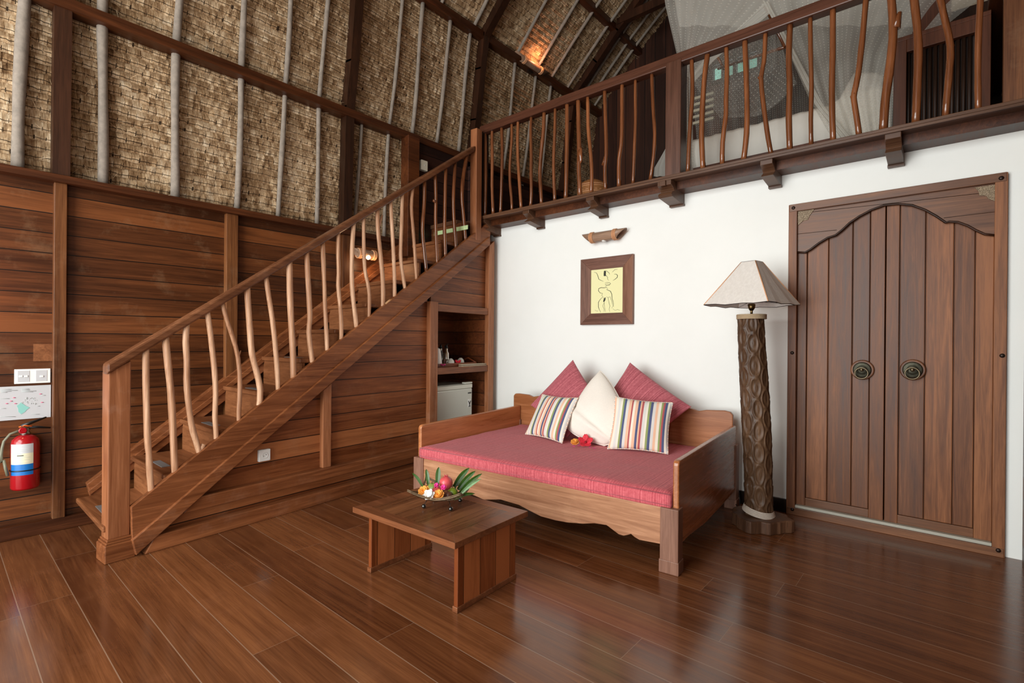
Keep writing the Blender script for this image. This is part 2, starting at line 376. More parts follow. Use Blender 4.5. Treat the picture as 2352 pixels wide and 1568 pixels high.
# left plank wall
b=MB(); b.box(XL-.08,XL,YF-.1,YG,0,ZP+.02); struct(b.build('wall_left',M['plank']))
b=MB(); b.box(XR,XR+.08,-.35,YW,0,ZP); b.box(XR,XR+.08,YF-.1,-2.4,0,ZP); b.box(XR,XR+.08,-2.4,-.35,0,.1); b.box(XR,XR+.08,-2.4,-.35,2.2,ZP); b.box(XR,XR+.08,YW,YG,LF,3.2); struct(b.build('wall_right',M['plank']))
# white wall, with its narrow return behind the cupboard, door recess left whole behind the door
b=MB(); b.box(-4.12,-.936,YW,YW+.12,0,2.60); b.box(.263,XR+.08,YW,YW+.12,0,2.60); b.box(-.936,.263,YW,YW+.12,2.35,2.60)
b.box(-4.12,-4.09,4.19,YW,0,2.44); struct(b.build('wall_back',M['white']))
b=MB(); b.box(XL,XR,YW+.12,YW+.2,0,LF-.06); struct(b.build('wall_store',M['gable']))
# front wall behind the camera: dark wood with wide window openings
b=MB(); b.box(XL,-4.3,YF-.1,YF,0,ZP); b.box(-.25,XR,YF-.1,YF,0,ZP); b.box(-4.3,-.25,YF-.1,YF,2.25,2.5); b.box(-4.3,-.25,YF-.1,YF,0,.05)
b.box(XL,-3.9,YF-.1,YF,2.37,5.2); b.box(-.4,XR,YF-.1,YF,2.37,5.2); b.box(-3.9,-.4,YF-.1,YF,4.7,5.3)
b.prism([(XL,YF-.1,5.2),(XR,YF-.1,5.2),(-2.11,YF-.1,7.1)],(0,.1,0)); struct(b.build('wall_front',M['gable']))
# loft floor and its edge
b=MB(); b.box(XL,XR,4.04,YG,2.662,2.67); b.box(XL,XR,YW,YG,2.60,2.662); b.box(XL,-4.02,3.72,4.04,2.56,2.60); b.box(XL,-4.02,4.04,YW,2.56,2.662); struct(b.build('floor_loft',M['loft']))
# thatch, left and right slopes: rows of overlapping tufts following the bonnet-shaped profile
PROF=[(-4.64,2.36),(-4.61,3.0),(-4.585,3.55),(-4.51,4.0),(-4.435,4.6),(-4.37,5.02),(-3.98,5.42),(-3.63,5.76),(-3.27,6.06),(-2.7,6.48),(-2.11,6.88)]
def resample(P,step):
    out=[Vector((P[0][0],0,P[0][1]))]; need=step
    for a,b_ in zip(P,P[1:]):
        a=Vector((a[0],0,a[1])); c=Vector((b_[0],0,b_[1])); L=(c-a).length; d0=0
        while d0+need<=L: d0+=need; out.append(a+(c-a)*(d0/L)); need=step
        need-=L-d0
    return out
def thatch(name,mir):
    P=resample(PROF,.064); bm=bmesh.new(); uvl=bm.loops.layers.uv.new('UVMap')
    y0,y1=YF-.1,YG; ny=int((y1-y0)/(.026 if not mir else .06))
    for i in range(len(P)-1):
        lo,hi=P[i],P[i+1]; t=(hi-lo).normalized(); nrm=Vector((t.z,0,-t.x))
        a,c,m=[],[],[]
        for j in range(ny+1):
            y=y0+(y1-y0)*j/ny; k=noise.noise(Vector((y*6,i*3.1,0)))*.010+random.uniform(-.005,.005); k2=noise.noise(Vector((y*2.3,i*.7,5)))*.012
            q=[lo+nrm*(.014+k)-t*(.003+k*.9), lo+(hi-lo)*.42+nrm*(.029+k*1.5), hi+nrm*(.006+k2*.4)]
            for L_,p in zip((a,m,c),q):
                x=p.x if not mir else -4.22-p.x
                L_.append(bm.verts.new((x,y,p.z)))
        for A,B,v0,v1 in ((a,m,1.0,.45),(m,c,.45,0.0)):
            for j in range(ny):
                f=bm.faces.new((A[j],A[j+1],B[j+1],B[j])); f.smooth=False
                for lp,(uu,vv) in zip(f.loops,((j,v0),(j+1,v0),(j+1,v1),(j,v1))): lp[uvl].uv=(uu*(y1-y0)/ny/.052, i*1.0+min(vv,.999))
        # underside lip closing each row on the one below
        if i>0:
            for j in range(ny):
                f=bm.faces.new((prev[j],prev[j+1],a[j+1],a[j]))
                for lp in f.loops: lp[uvl].uv=(j*(y1-y0)/ny/.052,i+.97)
        prev=c
    for q in range(0 if mir else 5200):             # loose straws
        i=random.randrange(1,len(P)-1); y=random.uniform(y0,y1); p=P[i]+Vector((0,y,random.uniform(-.04,.04))); t=(P[i+1]-P[i-1]).normalized(); nrm=Vector((t.z,0,-t.x))
        d=(t*random.uniform(-1,.3)+Vector((0,random.uniform(-.8,.8),0))+nrm*random.uniform(0,.35)).normalized(); p=p+nrm*.03; L=random.uniform(.03,.11); w=d.cross(nrm).normalized()*.0011; b2=nrm*random.uniform(-.01,.012)
        V=[bm.verts.new(x) for x in (p-w,p+w,p+d*L*.5+b2+w,p+d*L*.5+b2-w,p+d*L+w*.3,p+d*L-w*.3)]
        for f in (bm.faces.new((V[0],V[1],V[2],V[3])),bm.faces.new((V[3],V[2],V[4],V[5]))):
            for lp in f.loops: lp[uvl].uv=(q*.37,i+.3)
    me=bpy.data.meshes.new(name); bm.to_mesh(me); bm.free(); me.materials.append(M['thatch'])
    o=bpy.data.objects.new(name,me); COL.objects.link(o); struct(o); return o
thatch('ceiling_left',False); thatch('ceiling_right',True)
b=MB()                                               # roof skin outside the thatch so no light leaks
for P_ in (PROF,[(-4.22-x,z) for x,z in PROF]):
    for (xa,za),(xb,zb) in zip(P_,P_[1:]):
        s_=-1 if P_ is PROF else 1
        b.quad((xa+s_*.06,YF-.1,za),(xa+s_*.06,YG+.05,za),(xb+s_*.03,YG+.05,zb+.06),(xb+s_*.03,YF-.1,zb+.06))
struct(b.build('ceiling_outer',M['gable'],solid=.02))
# gable wall behind the loft with window openings
wx0,wx1,wz0,wz1=onY(1636,150,YG).x,onY(1744,150,YG).x,onY(1700,168,YG).z,onY(1700,132,YG).z
b=MB(); b.box(XL,wx0,YG,YG+.08,LF-.1,5.3); b.box(wx1,XR,YG,YG+.08,LF-.1,5.3); b.box(wx0,wx1,YG,YG+.08,LF-.1,wz0); b.box(wx0,wx1,YG,YG+.08,wz1,5.3)
b.prism([(XL-.05,YG,5.3),(XR+.1,YG,5.3),(-.6,YG,6.4),(-2.11,YG,7.0),(-3.6,YG,6.4)],(0,.08,0)); struct(b.build('wall_gable',M['gable']))
w=MB(); t_=.035
w.box(wx0,wx1,YG-.03,YG+.05,wz0-.05,wz0); w.box(wx0,wx1,YG-.03,YG+.05,wz1,wz1+.05)
for k in range(5):
    x=wx0+(wx1-wx0)*k/4; w.box(x-.02,x+.02,YG-.03,YG+.05,wz0,wz1)
wo=struct(w.build('window_1',M['raft']))
b=MB(); b.box(wx0,wx1,YG+.03,YG+.036,wz0,wz1); b.build('pane',M['glass'],wo)
# horizontal purlins, wall plates
def beamY(name,x0,x1,z0,z1,y0,y1,mat='beam'):
    b=MB(); b.box(x0,x1,y0,y1,z0,z1); return struct(b.build(name,M[mat],bevel=.004))
beamY('trim_1',XL-.02,XL+.085,2.335,2.385,YF,YG)                        # wall plate
b=MB(); b.box(XL,XL+.05,YF,.98,0,.085); struct(b.build('baseboard_left',M['beam'],bevel=.004))
beamY('trim_2',-4.575,-4.445,3.485,3.56,YF,YG)                          # first purlin
beamY('trim_3',-4.36,-4.265,4.94,5.03,YF,YG)
beamY('trim_4',-3.66,-3.57,5.68,5.77,YF,YG)
beamY('trim_5',-4.22+4.50-.1,-4.22+4.60,3.545,3.635,YF,YG); beamY('trim_6',-4.22+4.265,-4.22+4.36,4.94,5.03,YF,YG)
beamY('trim_7',-2.2,-2.02,6.70,6.8,YF,YG)
# rafters (posts against the thatch), each follows the profile
RP=[(-4.55,2.385),(-4.51,3.57),(-4.435,4.0),(-4.36,4.6),(-4.30,5.0),(-3.92,5.36),(-3.58,5.69),(-3.23,5.99),(-2.65,6.41),(-2.11,6.77)]
n_=8
for yc in (-1.5,.575,2.70,4.40,6.34):
    for mir in (0,1):
        b=MB(); Q=[(x if not mir else -4.22-x,z) for x,z in RP]
        for (xa,za),(xb,zb) in zip(Q,Q[1:]):
            d=Vector((xb-xa,0,zb-za)).normalized(); nn=Vector((d.z,0,-d.x))*.05
            A=[Vector((xa,yc-.045,za))-nn,Vector((xa,yc+.045,za))-nn,Vector((xa,yc+.045,za))+nn,Vector((xa,yc-.045,za))+nn]
            e=d*.02
            B=[p+Vector((xb-xa,0,zb-za))+e for p in A]; b.hexa(A,B)
        struct(b.build('trim_%d'%n_,M['raft'])); n_+=1
# posts on the plank wall
for (xa,xb) in ((122,152),(518,545)):
    y0=onX(xa,800,XL+.05).y; y1=onX(xb,800,XL+.05).y
    b=MB(); b.box(XL,XL+.055,y0,y1,.085,2.335); struct(b.build('trim_%d'%n_,M['postw'],bevel=.004)); n_+=1
y0=onX(787,600,XL+.05).y
b=MB(); b.box(XL,XL+.055,y0,y0+.09,.9,2.335); struct(b.build('trim_%d'%n_,M['postw'],bevel=.004)); n_+=1
b=MB(); b.box(XL,XL+.08,-1.9,-1.8,.085,2.335); struct(b.build('trim_%d'%n_,M['postw'])); n_+=1
# dark planked side of the stair head and its post
y0,y1=3.37,3.50
b=MB(); b.box(-4.52,-4.39,y0-.02,y1,2.2,3.50); struct(b.build('trim_%d'%n_,M['beam'],bevel=.004)); n_+=1
b=MB(); b.box(-4.50,-4.46,y1,4.3,2.2,3.55); struct(b.build('wall_landing',M['dplank']))
b=MB(); b.box(-4.50,-4.42,4.3,YG,LF,3.42); struct(b.build('wall_loft_side',M['dplank']))
b=MB(); b.box(-4.46,-4.34,4.38,4.47,LF,3.56); struct(b.build('trim_%d'%n_,M['raft'],bevel=.004)); n_+=1
b=MB(); b.box(-4.46,-4.34,6.45,6.6,LF,3.5); struct(b.build('trim_%d'%n_,M['raft'])); n_+=1
b=MB(); b.box(-3.55,-.67,6.28,6.36,5.74,5.85); struct(b.build('trim_%d'%n_,M['raft'])); n_+=1   # tie beam
# skirting on white wall
b=MB(); b.box(-3.9,-.94,YW-.025,YW,0,.1); struct(b.build('baseboard_back',M['iron']))
# loft edge: nosing board, face board, lower beam
b=MB(); b.box(-4.0,XR,4.03,YW,2.67,2.692); struct(b.build('trim_%d'%n_,M['loft'],bevel=.004)); n_+=1
b=MB(); b.box(-4.0,XR,4.036,4.048,2.655,2.672); struct(b.build('trim_%d'%n_,M['loft'])); n_+=1
b=MB(); b.box(-4.0,XR,4.16,YW,2.598,2.662); struct(b.build('trim_%d'%n_,M['beam'])); n_+=1

# pale poles tied against the thatch
POLES=[('45',(45,385),(58,10),20),('232',(232,425),(237,0),18),('400',(400,450),(410,0),17),('545',(545,480),(552,0),14),('645',(643,498),(657,60),12),('730',(727,512),(738,0),11),('820',(818,540),(829,275),9),('885',(885,545),(905,0),10)]
UPP=[('955',(948,310),(984,0),10),('1010',(1008,325),(1036,35),9),('1058',(1056,352),(1083,75),9)]
def prof_x(z):
    for (xa,za),(xb,zb) in zip(PROF,PROF[1:]):
        if za<=z<=zb: return xa+(xb-xa)*(z-za)/(zb-za)
    return PROF[-1][0]
ordn=['leftmost','second from the left','third from the left','fourth from the left','fifth from the left','sixth from the left','seventh, beside the dark rafter','eighth, before the stair-head post']
def pole(y,z0,z1,r,label,kn=0):
    pts=[];rr=[]
    P=[p for p in resample(PROF,.12) if z0<=p.z<=z1]
    P=[Vector((prof_x(z0),0,z0))]+P+[Vector((prof_x(z1),0,z1))]
    ph=random.uniform(0,9)
    for i,p in enumerate(P):
        q=P[min(i+1,len(P)-1)]-P[max(i-1,0)]; q.normalize(); nn=Vector((q.z,0,-q.x))
        pts.append(p+nn*(.03+r)+Vector((0,y+.012*math.sin(p.z*2.3+ph)+(p.z-z0)*kn,0))); rr.append(r*(1+.08*math.sin(p.z*7+ph)))
    b=MB(); b.tube(pts,rr,10,rough=.03)
    ltag(b.build('thatch_pole',M['pole']),label,'pole','pale poles against the thatch')
for k,(nm,p0,p1,w_) in enumerate(POLES):
    a=onX(*p0,XL+.0); c=onX(*p1,XL+.0); top=5.6 if nm!='820' else 3.55
    pole(a.y,2.39,4.97 if nm!='820' else 3.55,w_*.5*(a.y*.2+3.6)/1000*.9,'pale pole standing on the plank wall against thatch, %s'%ordn[k],(c.y-a.y)/max(c.z-a.z,.1)*(.35 if c.z-a.z>1.3 else .6))
for k,(nm,p0,p1,w_) in enumerate(UPP):
    a=onX(*p0,XL+.0); c=onX(*p1,XL+.0)
    pole(a.y*.985,3.60,4.97,.022,'pale pole on thatch above the stair head, %s of three'%['left','middle','right'][k],0)
for k,(px,pxl) in enumerate([((1172,132),'first'),((1218,170),'second'),((1255,190),'third')]):
    a=onX(px[0],px[1],-4.42)
    pole(a.y,3.43,4.97,.02,'thin pole against the loft thatch below the bamboo uplight, %s from left'%pxl)
for k,(p,z1) in enumerate([((1010,20),0),((1086,55),0),((1185,110),0),((1232,125),0),((1266,175),0),((1302,195),0),((1345,240),0),((1385,200),0),((1440,80),0)]):
    if k<6: a=onX(p[0],p[1],-4.30)
    else: a=Vector((0,6.50+.2*(k-6),0))
    pole(a.y if k<6 else a.y,5.06,6.7,.02,'thin pole on the upper thatch slope, %s from the left'%['first','second','third','fourth','fifth','sixth','seventh','eighth','ninth'][k])

# ================================================================== STAIRCASE
st=root('staircase','brown wooden staircase with crooked branch balusters rising along the plank wall','staircase',tuple(up(-3.6,.98,0)),TU)
def sU(px,k): return [onU(*p,k) for p in px]
# outer stringer: face board and proud lower strip with a moulded edge
A=sU([(302,1165),(1128,506),(1126,543),(304,1241)],-3.565); b=MB(); b.prism(A,UN*-.045)
b.build('stringer',M['stair'],st,bevel=.003)
A=sU([(304,1241),(1126,543),(1126,562),(785,860),(500,1107),(313,1276)],-3.545); b=MB(); b.prism(A,UN*-.055)
lab(b.build('stringer',M['stair'],st,bevel=.005),'proud lower moulding of the stair string')
# inner stringer on the wall
A=[onX(*p,-4.50) for p in [(200,1112),(940,545),(955,590),(212,1150)]]; b=MB(); b.prism(A,(-.07,0,0)); b.build('stringer',M['stair'],st,bevel=.004)
A=[onX(*p,-4.485) for p in [(203,1128),(945,560),(948,570),(206,1138)]]; b=MB(); b.prism(A,(-.03,0,0)); b.build('stringer_moulding',M['stair'],st,bevel=.003)
RISE,RUN,Y0,Z0=.236,.3055,.66,.205
def xo(y): return (-3.60-y*math.sin(TU))/math.cos(TU)
for i in range(10):
    y=Y0+RUN*i; z=Z0+RISE*i; ln=RUN+.03
    xl=-4.5; 
    b=MB(); b.hexa([(xl,y,z-.035),(xo(y)-.02,y,z-.035),(xo(y+ln)-.02,y+ln,z-.035),(xl,y+ln,z-.035)],[(xl,y,z),(xo(y)-.02,y,z),(xo(y+ln)-.02,y+ln,z),(xl,y+ln,z)])
    tr=b.build('tread',M['stairx'],st,bevel=.008)
    b=MB(); b.box(-4.18,-3.95,y+.05,y+.10,z,z+.003); b.build('grip_strip',M['grip'],tr)
    zt=z+RISE-.035 if i<9 else z+RISE
    if i<10:
        yr=y+RUN+.02
        b=MB(); b.box(xl,xo(yr)-.03,yr,yr+.022,z,zt); b.build('riser',M['stairx'],st)
b=MB(); b.box(-4.5,xo(Y0)-.05,Y0+.24,Y0+.26,0,Z0-.035); b.build('riser',M['stairx'],st)
yt=Y0+RUN*10+.02
q0,q1=onY(998,537,yt),onY(1075,520,yt); b=MB(); b.box(q0.x,q1.x,yt-.006,yt,q0.z-.022,q0.z+.022); b.build('edge_tape',M['pale_tape'],st)
# newel
c0=onZ(240,1298,0)
NM=Matrix.Translation(c0)@Matrix.Rotation(TU,4,'Z')
nw=MB(); nw.M=NM
nw.box(-.15,0,0,.15,0,.105); nw.build('newel_base',M['stair'],st,bevel=.006)
nw=MB(); nw.M=NM; nw.box(-.143,-.007,.007,.143,.105,.118); nw.box(-.137,-.013,.013,.137,.118,.132); nw.build('newel_moulding',M['stair'],st,bevel=.004)
nw=MB(); nw.M=NM; nw.hexa([(-.128,.018,.13),(-.022,.018,.13),(-.022,.128,.13),(-.128,.128,.13)],[(-.128,.018,1.10),(-.022,.018,1.10),(-.022,.128,1.165),(-.128,.128,1.165)])
nw.build('newel_post',M['stairz'],st,bevel=.006)
# handrail
h0=onU(246,861,-3.57); h1=onU(1092,347,-3.57); v=h1-h0
A=[h0,h0+Vector((0,0,.062)),h0+Vector((0,0,.062))-UN*.085,h0-UN*.085]; b=MB(); b.hexa(A,[p+v for p in A]); b.build('handrail',M['hrail'],st,bevel=.012)
def trace(pts,k,fn): return [fn(x,y) for x,y in pts]
def stick(P,pxw,depthf,mat,parent,name='baluster',n=10,knobs=(),rgh=.04):
    # smooth the traced line, slight taper, rough bark
    pts=[];rr=[]
    for a,c in zip(P,P[1:]):
        m=max(2,int((c-a).length/.07))
        for i in range(m): pts.append(a+(c-a)*(i/m))
    pts.append(P[-1])
    for _ in range(1): pts=[pts[0]]+[(pts[i-1]+pts[i]*2+pts[i+1])/4 for i in range(1,len(pts)-1)]+[pts[-1]]
    for i,p in enumerate(pts):
        d=(p-CAM).dot(_d); r=pxw*.5*d/F; rr.append(r*(1+.10*noise.noise(p*9)))
    b=MB(); b.tube(pts,rr,n,rough=rgh)
    for (x,y,fx,fy) in knobs:                       # side twigs
        pass
    return b,rr[0]
SB=[([(334.6,804),(335,857),(338,1000),(342,1040),(344,1086),(349.5,1133)],14),
([(379,778),(386.3,841),(393.3,903),(398,1000),(399,1030),(403.3,1090)],15),
([(429,745),(425.5,786),(430,826),(428,869),(431.6,918),(439,975),(449,1008),(462,1040)],13.5),
([(475,718),(482,753),(486.7,795),(493.4,857),(496,903),(493,958),(496,985),(498,1011)],12),
([(509.6,698),(520.4,734),(534,771),(548,820),(552,887),(548,948),(550,968)],10),
([(567,658),(570,704),(574.7,763),(578,815),(589,851),(599.6,895),(594,934)],13.5),
([(609.9,634),(617,680),(626,733),(632,792),(637,851),(639.5,899)],11),
([(664,597),(665.6,675),(668.6,733),(673,807),(674.6,872)],14),
([(703.8,576),(706.7,631),(711,704),(712.6,733),(708,760),(714,807),(720,837)],11.5),
([(741,554),(743.4,616),(746.3,704),(750.7,777),(752.2,809)],9.5),
([(777,530),(776.5,587),(778.6,631),(775.7,651),(781.5,704),(784.5,748),(783.6,783)],9.5),
([(813,507),(809.4,557),(807.4,616),(809.4,675),(815.3,719),(820.6,755)],10),
([(835,494),(835.2,557),(837.3,622),(844.6,648),(849,675),(847.6,734)],8.5),
([(866.6,478),(867.5,522),(872.5,572),(878.4,628),(880.4,675),(879.2,710)],9.5),
([(896.9,460),(899.8,513),(903.3,572),(906,631),(906.8,685)],8.5),
([(923.9,443),(922.4,513),(919.4,587),(922.4,616),(932,666)],8.5),
([(948.8,428),(944.4,475),(948.8,528),(953.2,587),(957.6,646)],7.5),
([(975.6,414),(975,469),(969.3,528),(973.7,572),(980.5,627)],8.5),
([(999.3,400),(1001.6,452),(1000,499),(1001.6,543),(1004.5,607)],7.5),
([(1023.8,386),(1022,469),(1020.7,528),(1023.6,590)],8),
([(1046,371),(1041,455),(1042,499),(1045.6,543),(1047.7,573)],8),
([(1072.7,355),(1062.4,413),(1060.6,448),(1061.8,469),(1066,513),(1070,553)],8.5)]
for i,(px,w_) in enumerate(SB):
    P=[onU(x,y,-3.60) for x,y in px]; P[0]=P[0]+Vector((0,0,.02)); P[-1]=P[-1]-Vector((0,0,.03))
    b,_=stick(P,w_,0,None,None)
    if i==2:
        a=onU(460,1034,-3.6); b.tube([a,onU(468,1020,-3.6)],[.016,.018],8)
    if i==4:
        b.tube([onU(548,815,-3.6),onU(553,805,-3.6)],[.01,.003],6)
    if i==13:
        b.tube([onU(870,520,-3.6),onU(878,494,-3.6)],[.013,.008],7)
    if i==18: b.ball(onU(997,461,-3.59),.016,8,6)
    b.build('baluster',M['branch'] if i<17 else M['branchd'],st)
# head post of the stair
ps=onU(1087,545,-3.60)
b=MB(); b.M=Matrix.Translation(Vector((ps.x,ps.y,0)))@Matrix.Rotation(TU,4,'Z'); b.box(-.05,.04,0,.09,2.40,3.622); b.build('head_post',M['stairz'],st,bevel=.004)

# ================================================================== CUPBOARD UNDER THE STAIR
cb=root('understair_cupboard','planked wooden cupboard side under the stair with open shelf niches','cupboard',tuple(up(-3.6,2.5,0)),TU)
KF=-3.605
def lineU(px): return [onU(x,y,KF) for x,y in px]
low=[(313,1276),(500,1107),(785,860),(893,774.5),(1126,562)]
# panelling in two sheets, following the underside of the string
def Us(p): return p.dot(UE)
pL=onU(343,1270,KF); s0=Us(pL)-.02; s1=Us(onU(985,800,KF)); s2=Us(onU(1001,800,KF)); s3=Us(onU(1117,800,KF)); s4=Us(onU(1128,800,KF))+.005
zt0=onU(999,697,-3.585).z; 
def zl(s): # underside line of string
    a=onU(313,1276,KF); c=onU(1126,562,KF); return a.z+(c.z-a.z)*(s-Us(a))/(Us(c)-Us(a))
K2=-3.63
b=MB()
sa=s0+.05; b.prism([up(K2,sa,.0),up(K2,s1,.0),up(K2,s1,zl(s1)+.06),up(K2,sa,zl(sa)+.06)],UN*-.02)
b.prism([up(K2,s2-.05,zt0),up(K2,s4,zt0),up(K2,s4,zl(s4)+.04),up(K2,s2-.05,zl(s2-.05)+.04)],UN*-.02)
b.build('panelling',M['plankU'],cb)
zr0=onU(780,1091.8,-3.565).z; zr1=onU(780,1068,-3.565).z; zb1=onU(780,1118,-3.553).z
b=MB(); b.prism([up(-3.565,s0+.19,zr0),up(-3.565,s4-.02,zr0),up(-3.565,s4-.02,zr1),up(-3.565,s0+.26,zr1)],UN*-.07); b.build('bottom_rail',M['stair'],cb,bevel=.005)
b=MB(); b.prism([up(-3.553,s0-.02,0),up(-3.553,s4-.02,0),up(-3.553,s4-.02,zb1),up(-3.553,s0+.03,zb1)],UN*-.08); b.build('plinth',M['stair'],cb,bevel=.005)
sm=Us(onU(752,1000,-3.58))
b=MB(); b.prism([up(-3.585,sm-.035,zr1),up(-3.585,sm+.04,zr1),up(-3.585,sm+.04,zl(sm+.04)+.02),up(-3.585,sm-.035,zl(sm-.035)+.02)],UN*-.05); b.build('stile',M['stairz'],cb,bevel=.004)
b=MB(); b.prism([up(-3.575,s1-.01,zr1),up(-3.575,s2,zr1),up(-3.575,s2,zt0+.02),up(-3.575,s1-.01,zt0+.02)],UN*-.055); b.build('stile',M['stairz'],cb,bevel=.004)
b=MB(); b.prism([up(-3.57,s3,0),up(-3.57,s4,0),up(-3.57,s4,zl(s4)+.02),up(-3.57,s3,zl(s3)+.02)],UN*-.06); b.build('stile',M['stairz'],cb,bevel=.004)
zh0=onU(1000,697,-3.58).z; zh1=onU(1000,714,-3.58).z
b=MB(); b.prism([up(-3.58,s2,zh1-.0),up(-3.58,s3,zh1-.0),up(-3.58,s3,zh0),up(-3.58,s2,zh0)],UN*-.05); b.build('head_rail',M['stair'],cb,bevel=.004)
zs1=onU(1000,845,-3.58).z; zs0=onU(1000,860.5,-3.58).z
b=MB(); b.prism([up(-3.58,s2,zs0),up(-3.58,s3,zs0),up(-3.58,s3,zs1),up(-3.58,s2,zs1)],UN*-.55); b.build('shelf',M['stair'],cb,bevel=.003)
b=MB(); b.prism([up(-3.6,s3+.001,.0),up(-3.6,s3+.012,.0),up(-3.6,s3+.012,zh0),up(-3.6,s3+.001,zh0)],UN*-.55)   # right inner side
b.prism([up(-3.6,s2-.02,.0),up(-3.6,s2-.008,.0),up(-3.6,s2-.008,zh0),up(-3.6,s2-.02,zh0)],UN*-.55)
b.prism([up(-4.12,s2-.02,.0),up(-4.12,s3+.01,.0),up(-4.12,s3+.01,zh0),up(-4.12,s2-.02,zh0)],UN*-.015)
b.prism([up(-3.62,s2-.02,zh0-.012),up(-3.62,s3+.01,zh0-.012),up(-3.62,s3+.01,zh0),up(-3.62,s2-.02,zh0)],UN*-.5)
b.prism([up(-3.60,s2-.02,.16),up(-3.60,s3+.01,.16),up(-3.60,s3+.01,.18),up(-3.60,s2-.02,.18)],UN*-.53)
b.build('niche_lining',M['cab'],cb)
# fridge
def px_sz(x,y,k): p=onU(x,y,k); return Us(p),p.z
fk=-3.66
fs0,_=px_sz(996,900,fk); fs1,ft=px_sz(1085,880,fk)
fr=root('mini_fridge','small grey bar fridge in the lower niche of the stair cupboard','fridge',tuple(up(fk,(fs0+fs1)/2,.18)),TU)
def lb(x0,x1,y0,y1,z0,z1,par,name,mat,bev=.004):       # box in the local axes of a root
    b=MB(); b.M=WM[par.name]; b.box(x0,x1,y0,y1,z0,z1); return b.build(name,mat,par,bevel=bev)
hw=(fs1-fs0)/2; fh=ft-.18
lb(-.42,-.05,-hw,hw,0,fh,fr,'body',M['fridge'],.01)
fd=lb(-.045,0,-hw,hw,.01,fh-.05,fr,'door',M['fridge'],.012)
lb(-.045,.003,-hw,hw,fh-.05,fh-.005,fr,'door_top',M['fridget'],.008)
lb(0,.003,hw-.075,hw-.02,fh-.11,fh-.095,fr,'badge',M['dgrey'],.003)
pl_=lb(0,.003,hw-.075,hw-.025,fh-.26,fh-.17,fr,'sticker',M['wplastic'],0)
b=MB(); b.M=WM[fr.name]; 
for a,c in (((.005,hw-.07,fh-.19),(.005,hw-.05,fh-.225)),((.005,hw-.03,fh-.19),(.005,hw-.05,fh-.225)),((.005,hw-.05,fh-.225),(.005,hw-.05,fh-.25)),((.005,hw-.065,fh-.25),(.005,hw-.035,fh-.25))): b.tube([a,c],.004,6)
b.build('sticker_mark',M['dgrey'],pl_)
lb(-.05,0,hw-.12,hw,fh,fh+.018,fr,'hinge_cover',M['fridget'],.003)
# tray things
sz=zs1
def at(x,y,k): s,z=px_sz(x,y,k); return s
def rU(name,label,cat,k,s,z,grp=None): return root(name,label,cat,tuple(up(k,s,z)),TU,grp)
ts0=at(999,832,-3.68); ts1=at(1092,832,-3.68)
tr=rU('serving_tray','reddish wooden serving tray with raised ends on the cupboard shelf','tray',-3.77,(ts0+ts1)/2,sz)
tw=(ts1-ts0)/2
lb(-.13,.10,-tw,tw,0,.012,tr,'tray_base',M['tray'])
b=MB(); b.M=WM[tr.name]
b.box(.085,.10,-tw,tw,.012,.035); b.box(-.13,-.115,-tw,tw,.012,.035); b.build('rim',M['tray'],tr,bevel=.003)
for sg in (-1,1):
    b=MB(); b.M=WM[tr.name]; b.tube([(x*.115-.015,sg*(tw-.005),.012+.05*(1-abs(x))+.02) for x in [-1,-.6,-.3,0,.3,.6,1]],.008,8); b.box(-.13,.10,sg*tw-.008,sg*tw+.008,.0,.03); b.build('handle',M['tray'],tr)
kt=rU('electric_kettle','white plastic kettle half hidden by the cupboard stile','kettle',-3.74,at(1004,830,-3.74)-.02,sz+.013)
b=MB(); b.M=WM[kt.name]; b.lathe([(.062,0),(.066,.02),(.058,.1),(.05,.16),(.045,.175),(.01,.19)],n=24); b.build('body',M['wplastic'],kt)
b=MB(); b.M=WM[kt.name]; b.tube([(0,.045,.16),(0,.085,.15),(0,.095,.1),(0,.075,.04),(0,.055,.03)],.009,8); lab(b.build('handle',M['dgrey'],kt),'dark inner grip of kettle')
for i,(x,k) in enumerate(((1012,-3.84),(1025,-3.80))):
    r_=rU('steel_bottle','slim steel bottle with %s, %s of the pair on the tray'%(('black knob cap','left') if i==0 else ('pale spout','right')),'bottle',k,at(x,830,k),sz+.012,'slim steel bottles on the tray')
    b=MB(); b.M=WM[r_.name]; b.lathe([(.03,0),(.031,.01),(.031,.125),(.024,.14),(.018,.15),(.018,.175),(.016,.18)],n=20); b.build('body',M['steel'],r_)
    b=MB(); b.M=WM[r_.name]; b.lathe([(.018,.18),(.02,.19),(.012,.2),(.012,.212),(.004,.22)],n=16); 
    if i==1: b.tube([(0,-.03,.2),(0,.03,.225)],.005,6)
    b.build('cap',M['black'],r_)
for i,(x,k) in enumerate(((1035,-3.72),(1058,-3.78))):
    r_=rU('ceramic_cup','white upturned cup, %s on the tray'%('nearer, beside the steel bottles' if i==0 else 'right of the pair, behind the red flower'),'cup',k,at(x,830,k),sz+.012,'white cups on the tray')
    b=MB(); b.M=WM[r_.name]; b.lathe([(.042,0),(.043,.01),(.038,.045),(.026,.062),(.018,.066),(.016,.072),(.002,.072)],n=24); b.build('bowl',M['ceram'],r_)
    b=MB(); b.M=WM[r_.name]; b.tube([(.0,-.04,.015),(.0,-.062,.02),(.0,-.06,.045),(.0,-.036,.045)],.005,6); b.build('handle',M['ceram'],r_)
gb=rU('glass_jar','brown shadowy jar between the bottles and cups on the tray','jar',-3.76,at(1021,830,-3.76),sz+.012)
b=MB(); b.M=WM[gb.name]; b.lathe([(.022,0),(.026,.03),(.02,.06),(.022,.065)],n=16); b.build('body',M['brownf'],gb); 
